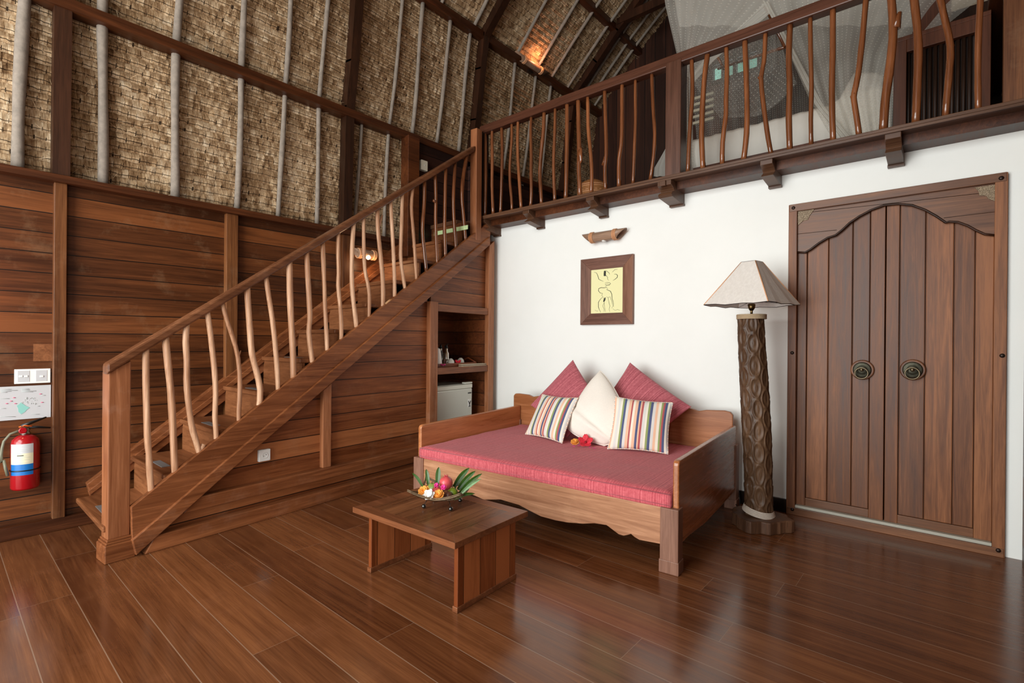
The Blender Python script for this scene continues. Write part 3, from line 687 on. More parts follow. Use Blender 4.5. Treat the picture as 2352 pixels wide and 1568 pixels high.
def petal(b,c,d,n,L,w,curl=.3):
    """one ruffled petal from c along d, n = up"""
    d=Vector(d).normalized(); n=Vector(n).normalized(); s=d.cross(n).normalized(); R=[]
    for i in range(6):
        t=i/5; wd=w*math.sin(PI*min(1,.12+t*.8))**.7; row=[]
        for j in range(5):
            q=(j/4-.5)*2
            row.append(b.v(Vector(c)+d*(L*t)+s*(q*wd)+n*(L*curl*t*t+ (.12*L*math.sin(j*2.6+i))*t*.5 + .1*w*q*q)))
        R.append(row)
    for i in range(5):
        for j in range(4):
            f=b.bm.faces.new((R[i][j],R[i][j+1],R[i+1][j+1],R[i+1][j])); f.smooth=True
fl=rU('red_flower','red hibiscus bloom laid on the tray in front of a white cup','flower',-3.70,at(1052,828,-3.70),sz+.014)
b=MB(); b.M=WM[fl.name]
for i in range(6):
    a=i*PI/3; petal(b,(0,0,.01),(math.cos(a)*.6,math.sin(a),.5),(-.3*math.cos(a),0,1),.045,.02,.3)
b.build('petals',M['hib'],fl,solid=.002); b=MB(); b.M=WM[fl.name]; b.tube([(0,0,0),(.01,.01,.05)],.003,6); b.build('stamen',M['pinkf'],fl)
b=MB(); q=up(-3.68,at(1010,832,-3.68),sz+.02)
for i in range(4): b.ball(q+Vector((.01*i,.014*i,.006*(i%2))),.009,8,6,lump=.3)
ltag(b.build('flower_petals',M['pinkf']),'scatter of small pink petals at the left end of the tray','petals')
nb=rU('notebook','flat pale booklet lying on the shelf right of the tray','booklet',-3.66,(at(1057,838,-3.64)+at(1112,838,-3.64))/2,sz)
nw_=(at(1112,838,-3.64)-at(1057,838,-3.64))/2
lb(-.004,.06,-nw_,nw_,0,.006,nb,'cover',M['cream2'],0); lb(-.002,.058,-nw_+.003,nw_-.004,.006,.016,nb,'pages',M['brownf'],0); lb(-.004,.06,-nw_,nw_,.016,.021,nb,'cover',M['cream2'],0)

# ================================================================== LOFT BALUSTRADE
lr=root('loft_balustrade','dark railing with varnished crooked branch balusters along the loft edge','railing',(-1.8,4.09,2.69))
b=MB()
b.hexa([(-4.02,4.05,3.625),(XR,4.05,3.60),(XR,4.14,3.60),(-4.02,4.14,3.625)],[(-4.02,4.05,3.712),(XR,4.05,3.685),(XR,4.14,3.685),(-4.02,4.14,3.712)]); b.build('handrail',M['rail'],lr,bevel=.008)
x0,x1=onY(1528,300,4.045).x,onY(1563,300,4.045).x
b=MB(); b.box(x0,x1,4.045,4.175,2.69,3.64); b.build('post',M['postd'],lr,bevel=.004)
b=MB(); b.box(onY(1094,400,4.05).x,onY(1109,400,4.05).x,4.05,4.14,2.69,3.64); lab(b.build('post',M['reed'],lr),'near-black end post')
x0=onY(2305,100,4.05).x; b=MB(); b.box(x0,XR-.005,4.05,4.12,2.69,3.62); b.build('post',M['postw'],lr,bevel=.004)
LB=[([(1113.3,300),(1115,326),(1115.7,384),(1115.3,435),(1113.7,491)],8),([(1131,292),(1130,316),(1131,363),(1130,424),(1133,488)],7.5),
([(1152,284),(1153.7,326),(1153.7,373),(1152,424),(1149.6,485)],7.5),([(1175.5,276),(1175.5,322),(1171.4,373),(1170.4,414),(1175,455),(1176,481)],6.5),
([(1190.4,266),(1188.8,314),(1189.8,373),(1192.9,414),(1197.3,473)],7.5),([(1221,260),(1219,298),(1220.4,353),(1219.8,404),(1221,445),(1218.4,469)],7.5),
([(1250,248),(1249.6,292),(1243.9,343),(1239.8,394),(1243.9,465)],8.5),([(1275.5,240),(1274.9,302),(1271.4,363),(1272.4,414),(1274.5,459)],7.5),
([(1302.7,228),(1302.7,322),(1301,404),(1299.4,453)],10),([(1328,220),(1328.6,282),(1330.6,343),(1329.6,394),(1332.7,446)],10.5),
([(1350,222),(1351,292),(1357,353),(1360,394),(1358,441)],9),([(1388.8,201),(1392.3,310),(1393.6,358),(1388.8,382),(1391.2,434)],9),
([(1429,186),(1429,293),(1428,334),(1421,365),(1422,429)],9.5),([(1459.4,174),(1460,275),(1456.7,362),(1453.9,422)],7.5),
([(1497,158),(1499.7,241),(1504.9,310),(1501.4,362),(1492.8,413)],8.5),([(1588.7,127),(1591.3,217),(1585,290),(1579.7,394)],9.5),
([(1626.8,112),(1617.7,181),(1613,254),(1611.6,326),(1615.2,386)],12),([(1667.7,96),(1670.3,163),(1667.4,235),(1668.4,261),(1659.4,326),(1658.7,378)],10.5),
([(1710.8,85),(1713.7,163),(1716.3,254),(1715.5,308),(1707.2,369)],12),([(1759,65),(1755.4,145),(1746.3,177),(1755.4,254),(1764.4,319),(1772.4,355)],10.5),
([(1815,49),(1811.5,127),(1814.4,199),(1811.5,272),(1814.4,346)],13),([(1861,31),(1862.2,127),(1864.4,199),(1862.2,272),(1863.3,337)],10),
([(1913,13),(1913,109),(1911,181),(1911,254),(1914,324)],12.5),([(1993,-22),(1988.7,0),(1983.4,64),(1971.7,171),(1961,218),(1961,230),(1967.4,267),(1974.2,313)],12.5),
([(2043,-45),(2047.4,0),(2050.6,38),(2051.7,85),(2042,171),(2033.6,224),(2028.2,303)],18),([(2094,-65),(2098.7,0),(2105,43),(2110.4,107),(2108.3,171),(2103,288)],17),
([(2146,-85),(2159.5,0),(2172.3,53),(2185,107),(2180.8,160),(2176.6,203),(2171.2,273)],14.5),([(2256,-125),(2252.3,0),(2247,75),(2246,149),(2246,203),(2247,256)],13)]
for i,(px,w_) in enumerate(LB):
    P=[onY(x,y,4.09) for x,y in px]; P[0].z=max(P[0].z,3.61); P[-1].z=2.685
    b,_=stick(P,w_,0,None,None)
    def tw(a,c,r0,r1): b.tube([onY(*a,4.09),onY(*c,4.09)],[r0,r1],7)
    if i==24: tw((2056,66),(2067,28),.03,.012)
    if i==26: tw((2182,108),(2193,104),.022,.004)
    if i==23: tw((1964,216),(1953,224),.022,.006)
    if i==19: tw((1750,178),(1742,178),.02,.012)
    if i==9: b.ball(onY(1333,355,4.08),.035,8,8,(.8,.6,2.2),.4)
    if i==11: tw((1392,360),(1384,380),.018,.014)
    b.build('baluster',M['branchd'],lr)
b=MB()                                            # carved cleat under the handrail
A=[onY(x,y,4.16) for x,y in [(1326,222),(1336,226),(1362,216),(1368,205),(1372,190),(1326,208)]]; b.prism(A,(0,.03,0)); b.build('carved_cleat',M['rail'],lr)
# brackets under the loft edge
for i,(xr,kind) in enumerate(((1133,0),(1253,1),(1399,1),(1573,2),(1796,1),(2076,1))):
    X1=onY(xr,420,YW).x; w_=.085 if kind!=2 else .12
    if i==0: X1=-3.93
    lbl=['at the stair head','left, above the blank wall','above and left of the bamboo lamp','the widest, under the railing post','between the railing post and the door','above the door'][i]
    br=root('carved_bracket','carved wooden bracket under the loft edge, %s'%lbl,'bracket',(X1-w_/2,YW,2.4),0,'brackets under the loft edge')
    prof=[(4.05,2.662),(4.05,2.622),(4.07,2.617),(4.10,2.603),(4.13,2.583),(4.07,2.543),(4.33,2.512),(4.33,2.662)]
    if kind==2: prof=[(4.04,2.662),(4.04,2.618),(4.06,2.612),(4.09,2.597),(4.11,2.578),(4.07,2.562),(4.05,2.538),(4.075,2.523),(4.33,2.498),(4.33,2.662)]
    b=MB(); b.prism([(X1-w_,y,z) for y,z in prof],(w_,0,0)); b.build('body',M['loft'],br,bevel=.003)
    zf=2.498 if kind==2 else 2.512
    b=MB(); b.box(X1-w_-.003,X1+.003,4.29,YW,zf-.006,zf+.012); b.build('foot',M['loft'],br)
    if kind==2: 
        b=MB(); b.box(X1-w_*.8,X1-w_*.35,4.022,4.06,2.61,2.655); b.build('carved_tongue',M['loft'],br,bevel=.004)

# ================================================================== DAYBED
TB=.084
O=Vector((-1.13,2.725,0)); BM=Matrix.Translation(O)@Matrix.Rotation(TB,4,'Z'); BA=BM.to_3x3()@Vector((1,0,0)); BB=BM.to_3x3()@Vector((0,1,0))
bd=root('daybed','wide honey-brown wooden daybed with scalloped front rail against the white wall','daybed',tuple(O),TB)
def bx(name,mat,*a,bev=.004):
    b=MB(); b.M=BM; b.box(*a); return b.build(name,mat,bd,bevel=bev)
for (x0,x1,y0,y1,zt) in ((-.105,0,-.0,.085,.366),(-2.12,-2.015,0,.085,.366),(-.085,-.0,1.40,1.49,.50),(-2.15,-2.06,1.40,1.49,.50)):
    b=MB(); b.M=BM; b.box(x0,x1,y0,y1,.06,zt); b.box(x0-.004,x1+.004,y0-.004,y1+.004,0,.075); b.build('leg',M['bedz'],bd,bevel=.005)
# front rail with scalloped edge
zb=[(-2.02,.155),(-1.72,.15),(-1.62,.175),(-1.50,.17),(-1.40,.155),(-1.25,.185),(-1.09,.178),(-.98,.152),(-.912,.138),(-.80,.136),(-.714,.141),(-.60,.158),(-.52,.178),(-.439,.185),(-.39,.162),(-.36,.148),(-.329,.146),(-.30,.158),(-.282,.168),(-.26,.155),(-.23,.145),(-.1,.152)]
b=MB(); b.M=BM; b.prism([(-2.02,.012,.362),(-.10,.012,.362)]+[(x,.012,z) for x,z in zb[::-1]],(0,.035,0)); b.build('front_rail',M['bed'],bd,bevel=.003)
def side(xc,zf,zk,zbf,zbk,depth=1.42):
    b=MB(); b.M=BM
    pts=[(xc,.035,zbf),(xc,.035,zf-.03)]+[(xc,.035+.03*(1-math.cos(a)),zf-.03+.03*math.sin(a)) for a in (.5,1.0,PI/2)]+[(xc,depth,zk),(xc,depth,zbk),(xc,.6,zbf-.025),(xc,.25,zbf)]
    b.prism(pts,(.035,0,0)); return b.build('side_panel',M['bedy'],bd,bevel=.008)
side(-.045,.633,.650,.15,.14); side(-2.105,.62,.642,.15,.14)
tb=[(-2.165,.30),(-2.165,.735),(-2.145,.757),(-2.10,.760),(-1.98,.755),(-1.93,.738),(-1.86,.752),(-1.7,.765),(-1.5,.78),(-1.1,.79),(-.7,.78),(-.45,.765),(-.36,.755),(-.30,.738),(-.24,.752),(-.10,.760),(-.055,.752),(-.035,.730),(-.035,.30)]
b=MB(); b.M=BM; b.prism([(x,1.425,z) for x,z in tb],(0,.035,0)); b.build('backboard',M['bedb'],bd,bevel=.006)
bx('base_board',M['bedy'],-2.07,-.05,.05,1.42,.33,.355)
# mattress
b=MB(); b.M=BM
nx,ny=60,40; X0,X1_,Y0_,Y1_=-2.065,-.052,.02,1.415; z0,z1=.358,.455
def mz(i,j):
    x=X0+(X1_-X0)*i/nx; y=Y0_+(Y1_-Y0_)*j/ny; return x,y,z1+.006*noise.noise(Vector((x*2,y*3,0)))+.004*noise.noise(Vector((x*7,y*9,3)))
top=[[None]*(ny+1) for _ in range(nx+1)]
for i in range(nx+1):
    for j in range(ny+1):
        x,y,z=mz(i,j); e=min(i,nx-i,j,ny-j)
        if e==0: z-=.012
        top[i][j]=b.v((x,y,z))
for i in range(nx):
    for j in range(ny): f=b.bm.faces.new((top[i][j],top[i+1][j],top[i+1][j+1],top[i][j+1])); f.smooth=True
edge=[top[i][0] for i in range(nx)]+[top[nx][j] for j in range(ny)]+[top[i][ny] for i in range(nx,0,-1)]+[top[0][j] for j in range(ny,0,-1)]
prev=edge
for dz,o_ in ((.02,.008),(.05,.010),(.075,.006),(.09,0)):
    ring=[]
    for v0 in edge:
        lc=BM.inverted()@v0.co; cx,cy=lc.x-(X0+X1_)/2,lc.y-(Y0_+Y1_)/2
        n_x=(1 if cx>0 else -1) if abs(abs(cx)-(X1_-X0)/2)<.01 else 0; n_y=(1 if cy>0 else -1) if abs(abs(cy)-(Y1_-Y0_)/2)<.01 else 0
        ring.append(b.v((lc.x+n_x*o_*.3,lc.y+n_y*o_,z1-.012-dz+.002)))
    for k in range(len(edge)): f=b.bm.faces.new((prev[k-1],prev[k],ring[k],ring[k-1])); f.smooth=True
    prev=ring
b.bm.faces.new(prev)
mt=root('mattress','thin rose red finely striped mattress filling the daybed','mattress',tuple(BM@Vector((-1.06,.7,.355))),TB)
b.build('pad',M['matt'],mt)
b=MB(); b.M=BM
for zz in (z1-.014,z0+.022): b.tube([(X0,Y0_-.006,zz),(X1_,Y0_-.006,zz)],.0028,6)
b.build('piping',M['redc'],mt)
# cushions -------------------------------------------------------
def pillow(name,label,C,th,mat,cat='cushion',cord=None,pinch=.07,sag=0,gather=0,nseg=28,group=None):
    """C: four corners TL,TR,BR,BL in world"""
    TL,TR,BR,BL=[Vector(c) for c in C]; ctr=(TL+TR+BR+BL)/4
    nrm=((TR-BL).cross(TL-BR)).normalized()
    if nrm.dot(CAM-ctr)<0: nrm=-nrm
    base=min(C,key=lambda c:c[2]); r=root(name,label,cat,(ctr.x,ctr.y,base[2]),0,group)
    bm=bmesh.new(); uvl=bm.loops.layers.uv.new('UVMap'); sd=random.uniform(0,30)
    def P(u,v,s):
        q=1-pinch*(1-u*u)*abs(v)**3; p_=1-pinch*(1-v*v)*abs(u)**3
        uu,vv=u*p_,v*q
        p=(TL*(1-uu)*(1+vv)+TR*(1+uu)*(1+vv)+BR*(1+uu)*(1-vv)+BL*(1-uu)*(1-vv))/4
        h=th*((1-u**2)*(1-v**2))**.42
        h*=1+.10*noise.noise(Vector((u*2+sd,v*2,s)))
        if gather: h*=1+gather*math.exp(-((v+.55)/.12)**2)*.6-gather*math.exp(-((v+.35)/.08)**2)*.5
        return p+nrm*(s*h)
    N=nseg; G={}
    for s in (1,-1):
        for i in range(N+1):
            for j in range(N+1):
                u=math.sin((i/N-.5)*PI) ; v=math.sin((j/N-.5)*PI)
                if s==-1 and (i in (0,N) or j in (0,N)): G[s,i,j]=G[1,i,j]; continue
                G[s,i,j]=bm.verts.new(P(u,v,s))
        for i in range(N):
            for j in range(N):
                f=bm.faces.new((G[s,i,j],G[s,i+1,j],G[s,i+1,j+1],G[s,i,j+1])); f.smooth=True
                for lp,(a,c) in zip(f.loops,((i,j),(i+1,j),(i+1,j+1),(i,j+1))): lp[uvl].uv=(.5+.5*math.sin((a/N-.5)*PI),.5+.5*math.sin((c/N-.5)*PI))
    border=[G[1,i,0].co.copy() for i in range(N)]+[G[1,N,j].co.copy() for j in range(N)]+[G[1,i,N].co.copy() for i in range(N,0,-1)]+[G[1,0,j].co.copy() for j in range(N,0,-1)]
    bmesh.ops.recalc_face_normals(bm,faces=bm.faces[:])
    bm.transform(WM[r.name].inverted()); me=bpy.data.meshes.new(name); bm.to_mesh(me); bm.free(); me.materials.append(mat)
    o=bpy.data.objects.new('cover',me); COL.objects.link(o); o.parent=r; WM[o.name]=WM[r.name]
    if cord:
        bm=bmesh.new(); uvl=bm.loops.layers.uv.new('UVMap'); K=len(border); n=6; rings=[]; L=0; acc=[0]
        for i in range(K): acc.append(acc[-1]+(border[(i+1)%K]-border[i]).length)
        for i in range(K):
            t=(border[(i+1)%K]-border[i-1]).normalized(); a=nrm; c=t.cross(a).normalized()
            rings.append([bm.verts.new(border[i]+(a*math.cos(2*PI*k/n)+c*math.sin(2*PI*k/n))*.006) for k in range(n)])
        for i in range(K):
            for k in range(n):
                f=bm.faces.new((rings[i][k],rings[i][(k+1)%n],rings[(i+1)%K][(k+1)%n],rings[(i+1)%K][k])); f.smooth=True
                for lp,q in zip(f.loops,(0,0,1,1)): lp[uvl].uv=((acc[i+q] if q==0 else acc[i+1])*1.0,0)
        bmesh.ops.recalc_face_normals(bm,faces=bm.faces[:]); bm.transform(WM[r.name].inverted()); me=bpy.data.meshes.new('piping'); bm.to_mesh(me); bm.free(); me.materials.append(cord)
        o=bpy.data.objects.new('piping',me); COL.objects.link(o); o.parent=r; WM[o.name]=WM[r.name]
    return r
def lean(base,nh,ang,px,zc=.455):
    """plane standing on the mattress at point base, horizontal normal nh, leaning back by ang"""
    nh=Vector(nh).normalized(); n=nh-Vector((0,0,math.tan(ang))); k=n.dot(Vector((base[0],base[1],zc)))
    R_=[pl(x,y,n,k) for x,y in px]
    for p in R_: p.z=max(p.z,.463)
    return R_
def nrm2(a,c): d=(c-a); return Vector((-d.y,d.x,0)).normalized()
a,c=onZ(1208,996,.465),onZ(1290,1016,.465); a.z=c.z=.465
TH=.055
pillow('striped_cushion','small cushion with green, navy, red and cream stripes, left of the cream cushion',lean(a,nrm2(a,c),.55,[(1246,906),(1327,914),(1291,1017),(1207,997)],.465),TH,M['stripe'],cord=M['cord'],group=None)
a,c=onZ(1397,1030,.465),onZ(1533,1041,.465)
pillow('striped_cushion','larger striped cushion in navy, peach and green, right of the cream cushion',lean(a,nrm2(a,c),.42,[(1413,911),(1545,925),(1534,1043),(1396,1030)],.465),.06,M['stripe'],cord=M['cord'])
bs=BM@Vector((-1.05,.93,0))
pillow('cream_cushion','plain cream cushion standing on its corner between the striped cushions',lean(bs,BB,.42,[(1379,852),(1449,978),(1388,1032),(1300,978)],.45),.11,M['cream'],cord=M['cream'],gather=.35,pinch=-.15)
bs=BM@Vector((-1.3,1.08,0))
pillow('red_cushion','rose red ribbed cushion on its corner, at the left behind the small striped one',lean(bs,BB,.50,[(1316,826),(1388,934),(1302,1036),(1219,930)],.46),.075,M['redc'],pinch=.05)
bs=BM@Vector((-.7,1.12,0))
pillow('red_cushion','bigger rose red ribbed cushion on its corner, at the right behind the large striped one',lean(bs,BB,.50,[(1447,832),(1588,934),(1480,1046),(1385,925)],.46),.075,M['redc'],pinch=.05)
# flowers on the mattress
def bloom(name,label,c,r,mat,core,np_=5,rows=1,tilt=(.2,-.5,1),cat='flower',stam=True):
    o=root(name,label,cat,tuple(c)); tl=Vector(tilt).normalized(); a0=tl.orthogonal().normalized(); a1=tl.cross(a0)
    b=MB()
    for q in range(rows):
        for i in range(np_):
            a=(i+.5*q)*2*PI/np_; d=a0*math.cos(a)+a1*math.sin(a)+tl*(.25+.5*q); petal(b,Vector(c)+tl*(.008+.004*q),d,tl,r*(1-.22*q),r*.42,.25)
    b.build('petals',mat,o,solid=.0015)
    b=MB(); b.ball(Vector(c)+tl*.012,r*.2,8,6); 
    if stam: b.tube([Vector(c)+tl*.01,Vector(c)+tl*r*.95+a0*r*.3],.002,5)
    b.build('throat',core,o); return o
z_=.463
c=onZ(1345,1022,z_); bloom('hibiscus_flower','bright red hibiscus bloom on the mattress before the cream cushion',c+Vector((0,0,.016)),.062,M['hib'],M['hibd'],tilt=(.45,-.75,.9))
c=onZ(1321,1022,z_); bloom('orange_flower','orange frilly flower beside the red hibiscus on the mattress',c+Vector((0,0,.01)),.036,M['oran'],M['oran'],8,3,stam=False,tilt=(.3,-.6,1))
for k,(x,y) in enumerate(((1318,1027),(1330,1025),(1355,1029),(1365,1031))):
    b=MB(); c=onZ(x,y,z_); 
    for i in range(3): petal(b,c+Vector((0,0,.004)),(math.cos(i*2.1+k),math.sin(i*2.1+k),.2),(0,0,1),.012,.006)
    ltag(b.build('pink_petal',M['pinkf'],solid=.001),'tiny magenta petal on the mattress by the two flowers, %s from the left'%['first','second','third','fourth'][k],'petal','magenta petals on the mattress')

# ================================================================== COFFEE TABLE AND FRUIT
zt=.362
c0=onZ(1045,1247,zt); c1=onZ(817,1162,zt); c2=onZ(1208,1172,zt)
TT=math.atan2(-(c1-c0).y,-(c1-c0).x)*.5+(math.atan2((c2-c0).y,(c2-c0).x)-PI/2)*.5
TM=Matrix.Translation((c0.x,c0.y,0))@Matrix.Rotation(TT,4,'Z')
tb_=root('coffee_table','low square brown wooden coffee table in front of the daybed','table',(c0.x,c0.y,0),TT)
def tbx(name,mat,*a,bev=.003):
    b=MB(); b.M=TM; b.box(*a); return b.build(name,mat,tb_,bevel=bev)
WX,WY=(c1-c0).length,(c2-c0).length; TI=TM.inverted()
b=MB(); b.M=TM; b.box(-WX+.08,-.08,.07,WY-.07,zt-.027,zt-.0012); b.build('top_boards',M['tabx'],tb_)
b=MB(); b.M=TM
for A in ([(-WX,0),(0,0),(-.08,.07),(-WX+.08,.07)],[(-WX,WY),(-WX+.08,WY-.07),(-.08,WY-.07),(0,WY)],[(-WX,0),(-WX+.08,.07),(-WX+.08,WY-.07),(-WX,WY)],[(0,0),(0,WY),(-.08,WY-.07),(-.08,.07)]):
    b.prism([(x,y,zt-.030) for x,y in A],(0,0,.030))
b.build('top_frame',M['tabf'],tb_,bevel=.0015)
lr0=TI@onZ(1049,1409,0); ll0=TI@onZ(848,1311,0); lb0=TI@onZ(1174,1325,0); yf_=(lr0.y+ll0.y)/2; yb_=lb0.y
for x0 in (lr0.x-.026,ll0.x):
    tbx('side_panel',M['tabz'],x0,x0+.026,yf_,yb_,.0,zt-.03)
    tbx('foot',M['tabf'],x0-.004,x0+.030,yf_-.006,yb_+.006,0,.028)
tbx('apron',M['tabf'],ll0.x+.026,lr0.x-.026,yf_+.002,yf_+.026,zt-.062,zt-.03); tbx('apron',M['tabf'],ll0.x+.026,lr0.x-.026,yb_-.03,yb_-.006,zt-.062,zt-.03)
# wire bowl
bc=onZ(1014,1152,.36); bc=Vector((bc.x,bc.y+.02,0)); bc=onZ(1016,1140,zt+.05)
bk=root('wire_bowl','square woven wire fruit bowl on beaded feet on the coffee table','bowl',(bc.x,bc.y,zt),.55)
RB=WM[bk.name]
def bz(u,v): # u,v -1..1 ; corners lift
    return .042+.045*(u*u*v*v)**.8+.028*max(abs(u),abs(v))**2
hb=.150
b=MB(); b.M=RB
for k in range(-7,8):
    q=k/7; b.tube([(hb*u/8*(1-.1*(1-q*q)),hb*q*(1-.12*(1-(u/8)**2)),bz(u/8,q)) for u in range(-8,9)],.0013,4,caps=False); b.tube([(hb*q*(1-.1*(1-(u/8)**2)),hb*u/8,bz(q,u/8)) for u in range(-8,9)],.0013,4,caps=False)
b.build('wire_mesh',M['wire'],bk)
b=MB(); b.M=RB
rim=[(u,-1) for u in range(-8,8)]; P=[]
for i in range(16): P.append((-1+i/8,-1))
for i in range(16): P.append((1,-1+i/8))
for i in range(16): P.append((1-i/8,1))
for i in range(16): P.append((-1,1-i/8))
for dz,rr in ((0,.004),(.008,.003)):
    b.tube([(hb*u*(1-.12*(1-v*v)),hb*v*(1-.12*(1-u*u)),bz(u,v)+dz) for u,v in P],rr,6,closed=True,rough=.25)
b.build('rim',M['wire'],bk)
for (x,y) in ((-.085,-.07),(.075,-.085),(.085,.075),(-.075,.085)):
    b=MB(); b.M=RB; b.tube([(x*.8,y*.8,.05),(x,y,.018)],.002,6); fo=b.build('foot_wire',M['iron'],bk)
    b=MB(); b.M=RB; b.ball((x,y,.0125),.0125,14,10); b.build('bead',M['bead'],fo)
def fpt(x,y,dy=0):     # a point above the table at the depth of the bowl
    n=Vector((_d.x,_d.y,0)); k=n.dot(Vector((bc.x,bc.y,0)))+dy; return pl(x,y,n,k)
def fruit(name,label,x,y,pr,mat,dy,sq=(1,1,1),stem=None,cat='fruit'):
    c=fpt(x,y,dy); d=(c-CAM).dot(_d); r=pr*d/F; o=root(name,label,cat,(c.x,c.y,c.z-r))
    b=MB(); b.ball(c,r,20,14,sq,.06); b.build('skin',mat,o)
    b=MB()
    if stem=='crown':
        for i in range(6): a=i*PI/3; b.tube([c+Vector((.006*math.cos(a),.006*math.sin(a),r*.95)),c+Vector((.012*math.cos(a),.012*math.sin(a),r*1.25))],[.004,.001],5)
    else: b.tube([c+Vector((0,-.3*r,r*.9)),c+Vector((.002,-.35*r,r*1.12))],.0025,5)
    b.build('stem',M['brownf'] if stem!='crown' else mat,o); return o
fruit('pomegranate','round pinkish red pomegranate on top of the fruit bowl',1024.5,1109,15.5,M['pome'],.02,stem='crown')
fruit('green_mango','pale green round fruit at the left back of the bowl',995,1122,14,M['guava'],.05,(1.1,1,.95))
fruit('red_apple','red apple low in the middle of the bowl, between orange blooms',1003,1132,14,M['apple'],-.03)
fruit('green_lime','green lime-like fruit at the right of the bowl',1040,1131,11.5,M['lime'],-.01)
fruit('brown_fruit','small dark brown fruit in front of the green lime',1030,1138,9.5,M['brownf'],-.05)
def fflower(name,label,x,y,r,mat,core,dy,n,rows,stam=False):
    c=fpt(x,y,dy); return bloom(name,label,c,r,mat,core,n,rows,tilt=(.35,-.6,.7),stam=stam)
fflower('orange_flower','orange marigold-like bloom at the left of the fruit bowl',976,1132,.034,M['oran'],M['oran'],-.05,9,3)
fflower('orange_flower','orange marigold-like bloom at the front of the bowl by the brown fruit',1009,1140,.032,M['oran'],M['oran'],-.08,9,3)
fflower('white_flower','white frangipani flower at the front left rim of the bowl',987,1140,.034,M['whitef'],M['whitef'],-.09,6,2)
fflower('pink_flower','small magenta flower left of the pomegranate',1004,1117,.016,M['pinkf'],M['pinkf'],-.02,5,2)
fflower('pink_flower','small magenta flower cluster below the pomegranate',1020,1122,.018,M['pinkf'],M['pinkf'],-.05,5,2)
# palm leaves
LV=[((972,1118),(947,1086),7,.05,'long thin leaf pointing left, leftmost in the fruit bowl','leaf'),((984,1112),(979,1077),9,.08,'upright green leaf behind the green fruit','leaf'),((1005,1112),(1008,1072),12,.08,'tallest upright green leaf left of the pomegranate','leaf'),
((1043,1118),(1078,1074),13,.08,'green leaf right of the pomegranate, pointing up','leaf'),((1052,1124),(1092,1081),12,.06,'dark green leaf, second right of the pomegranate','leaf'),((1056,1132),(1107,1087),11,.03,'green leaf, third right of the pomegranate','leaf'),
((1056,1136),(1105,1099),8,.0,'pale dusty green leaf, fourth right of the pomegranate','leafp'),((1043,1146),(1091,1133),8,-.06,'lowest leaf, lying out over the right rim of the bowl','leaf')]
for p0,p1,w_,dy,l_,m_ in LV:
    a=fpt(*p0,dy); c=fpt(*p1,dy+.03); d=(c-a); s=d.cross(_d).normalized(); hw_=w_*.5*((a-CAM).dot(_d))/F
    b=MB(); L=[];Rr=[];Cc=[]
    for i in range(9):
        t=i/8; q=hw_*(math.sin(PI*min(1,.15+t*.85))**.6) if t<1 else .0005; m=a+d*t+Vector((0,0,.01*math.sin(PI*t)))
        L.append(b.v(m-s*q-_d*.003)); Rr.append(b.v(m+s*q-_d*.003)); Cc.append(b.v(m))
    for i in range(8):
        for A_,B_ in ((L,Cc),(Cc,Rr)): b.bm.faces.new((A_[i],B_[i],B_[i+1],A_[i+1]))
    ltag(b.build('palm_leaf',M[m_],solid=.001),l_,'leaf','palm leaves in the fruit bowl')

# ================================================================== FLOOR LAMP
YL=3.86
fl_=root('floor_lamp','floor lamp with a carved bark trunk and pale cone shade beside the door','lamp',(-1.02,YL,0))
b=MB()
pts=[(1684,1180),(1683,1190),(1692,1208),(1712,1222),(1745,1233),(1770,1226),(1812,1222),(1814,1195),(1795,1180),(1740,1170)]
out=[]
for i in range(40):
    a=2*PI*i/40; r=.185*(1+.10*math.sin(3*a+.5)+.06*math.sin(7*a+1)+.05*math.sin(11*a)); out.append((-1.01+r*math.cos(a),YL+r*.95*math.sin(a),0))
b.prism(out,(0,0,.085)); b.build('base_slab',M['slab'],fl_,bevel=.008)
cx0,cx1=-1.015,-1.075
RZ=1.50
b=MB(); nr,na=230,160; rings=[]
for i in range(nr+1):
    h=.085+(RZ-.085)*i/nr; cx=cx0+(cx1-cx0)*(h/RZ)+.008*math.sin(h*3); ring=[]
    for k in range(na):
        a=2*PI*k/na; base=.088-.004*math.cos(h*4)+.004*(h<.3)
        # oval scars left by fallen fronds
        u=(a/(2*PI)*8+.16*noise.noise(Vector((math.cos(a)*1.5,math.sin(a)*1.5,h*5))))%8; row=math.floor(u); off=.5*(row%2)+.13*math.sin(row*4.1); vv=h/.15+off+.28*noise.noise(Vector((row*3.3,h*2.2,1))); cu=(u-row-.5)*2; cv=(vv-math.floor(vv)-.5)*2
        e=math.sqrt((cu/.92)**2+(cv/.9)**2)
        rim_=math.exp(-((e-1)/.16)**2)*.0052; inner=-.0045*max(0,1-e*e)+.0012*math.sin(e*9)*(e<1)
        r=base+rim_+inner+.0012*noise.noise(Vector((math.cos(a)*5,math.sin(a)*5,h*22)))+.002*noise.noise(Vector((math.cos(a)*2,math.sin(a)*2,h*6)))
        ring.append(b.v((cx+r*math.cos(a),YL+r*math.sin(a),h)))
    rings.append(ring)
for A_,B_ in zip(rings,rings[1:]):
    for k in range(na): f=b.bm.faces.new((A_[k],A_[(k+1)%na],B_[(k+1)%na],B_[k])); f.smooth=True
b.bm.faces.new(rings[0][::-1]); b.bm.faces.new(rings[-1]); b.build('trunk',M['bark'],fl_)
b=MB()
for i in range(3): b.tube([(cx1+.094*math.cos(2*PI*k/32),YL+.094*math.sin(2*PI*k/32),1.475+i*.011) for k in range(32)],.007,6,closed=True)
b.build('rope_collar',M['rope'],fl_)
b=MB()
for i in range(5): b.tube([(cx0+(.093+.003*(4-i))*math.cos(2*PI*k/32),YL+(.093+.003*(4-i))*math.sin(2*PI*k/32),.098+i*.0085-.018*math.cos(2*PI*k/32)) for k in range(32)],.0045,6,closed=True)
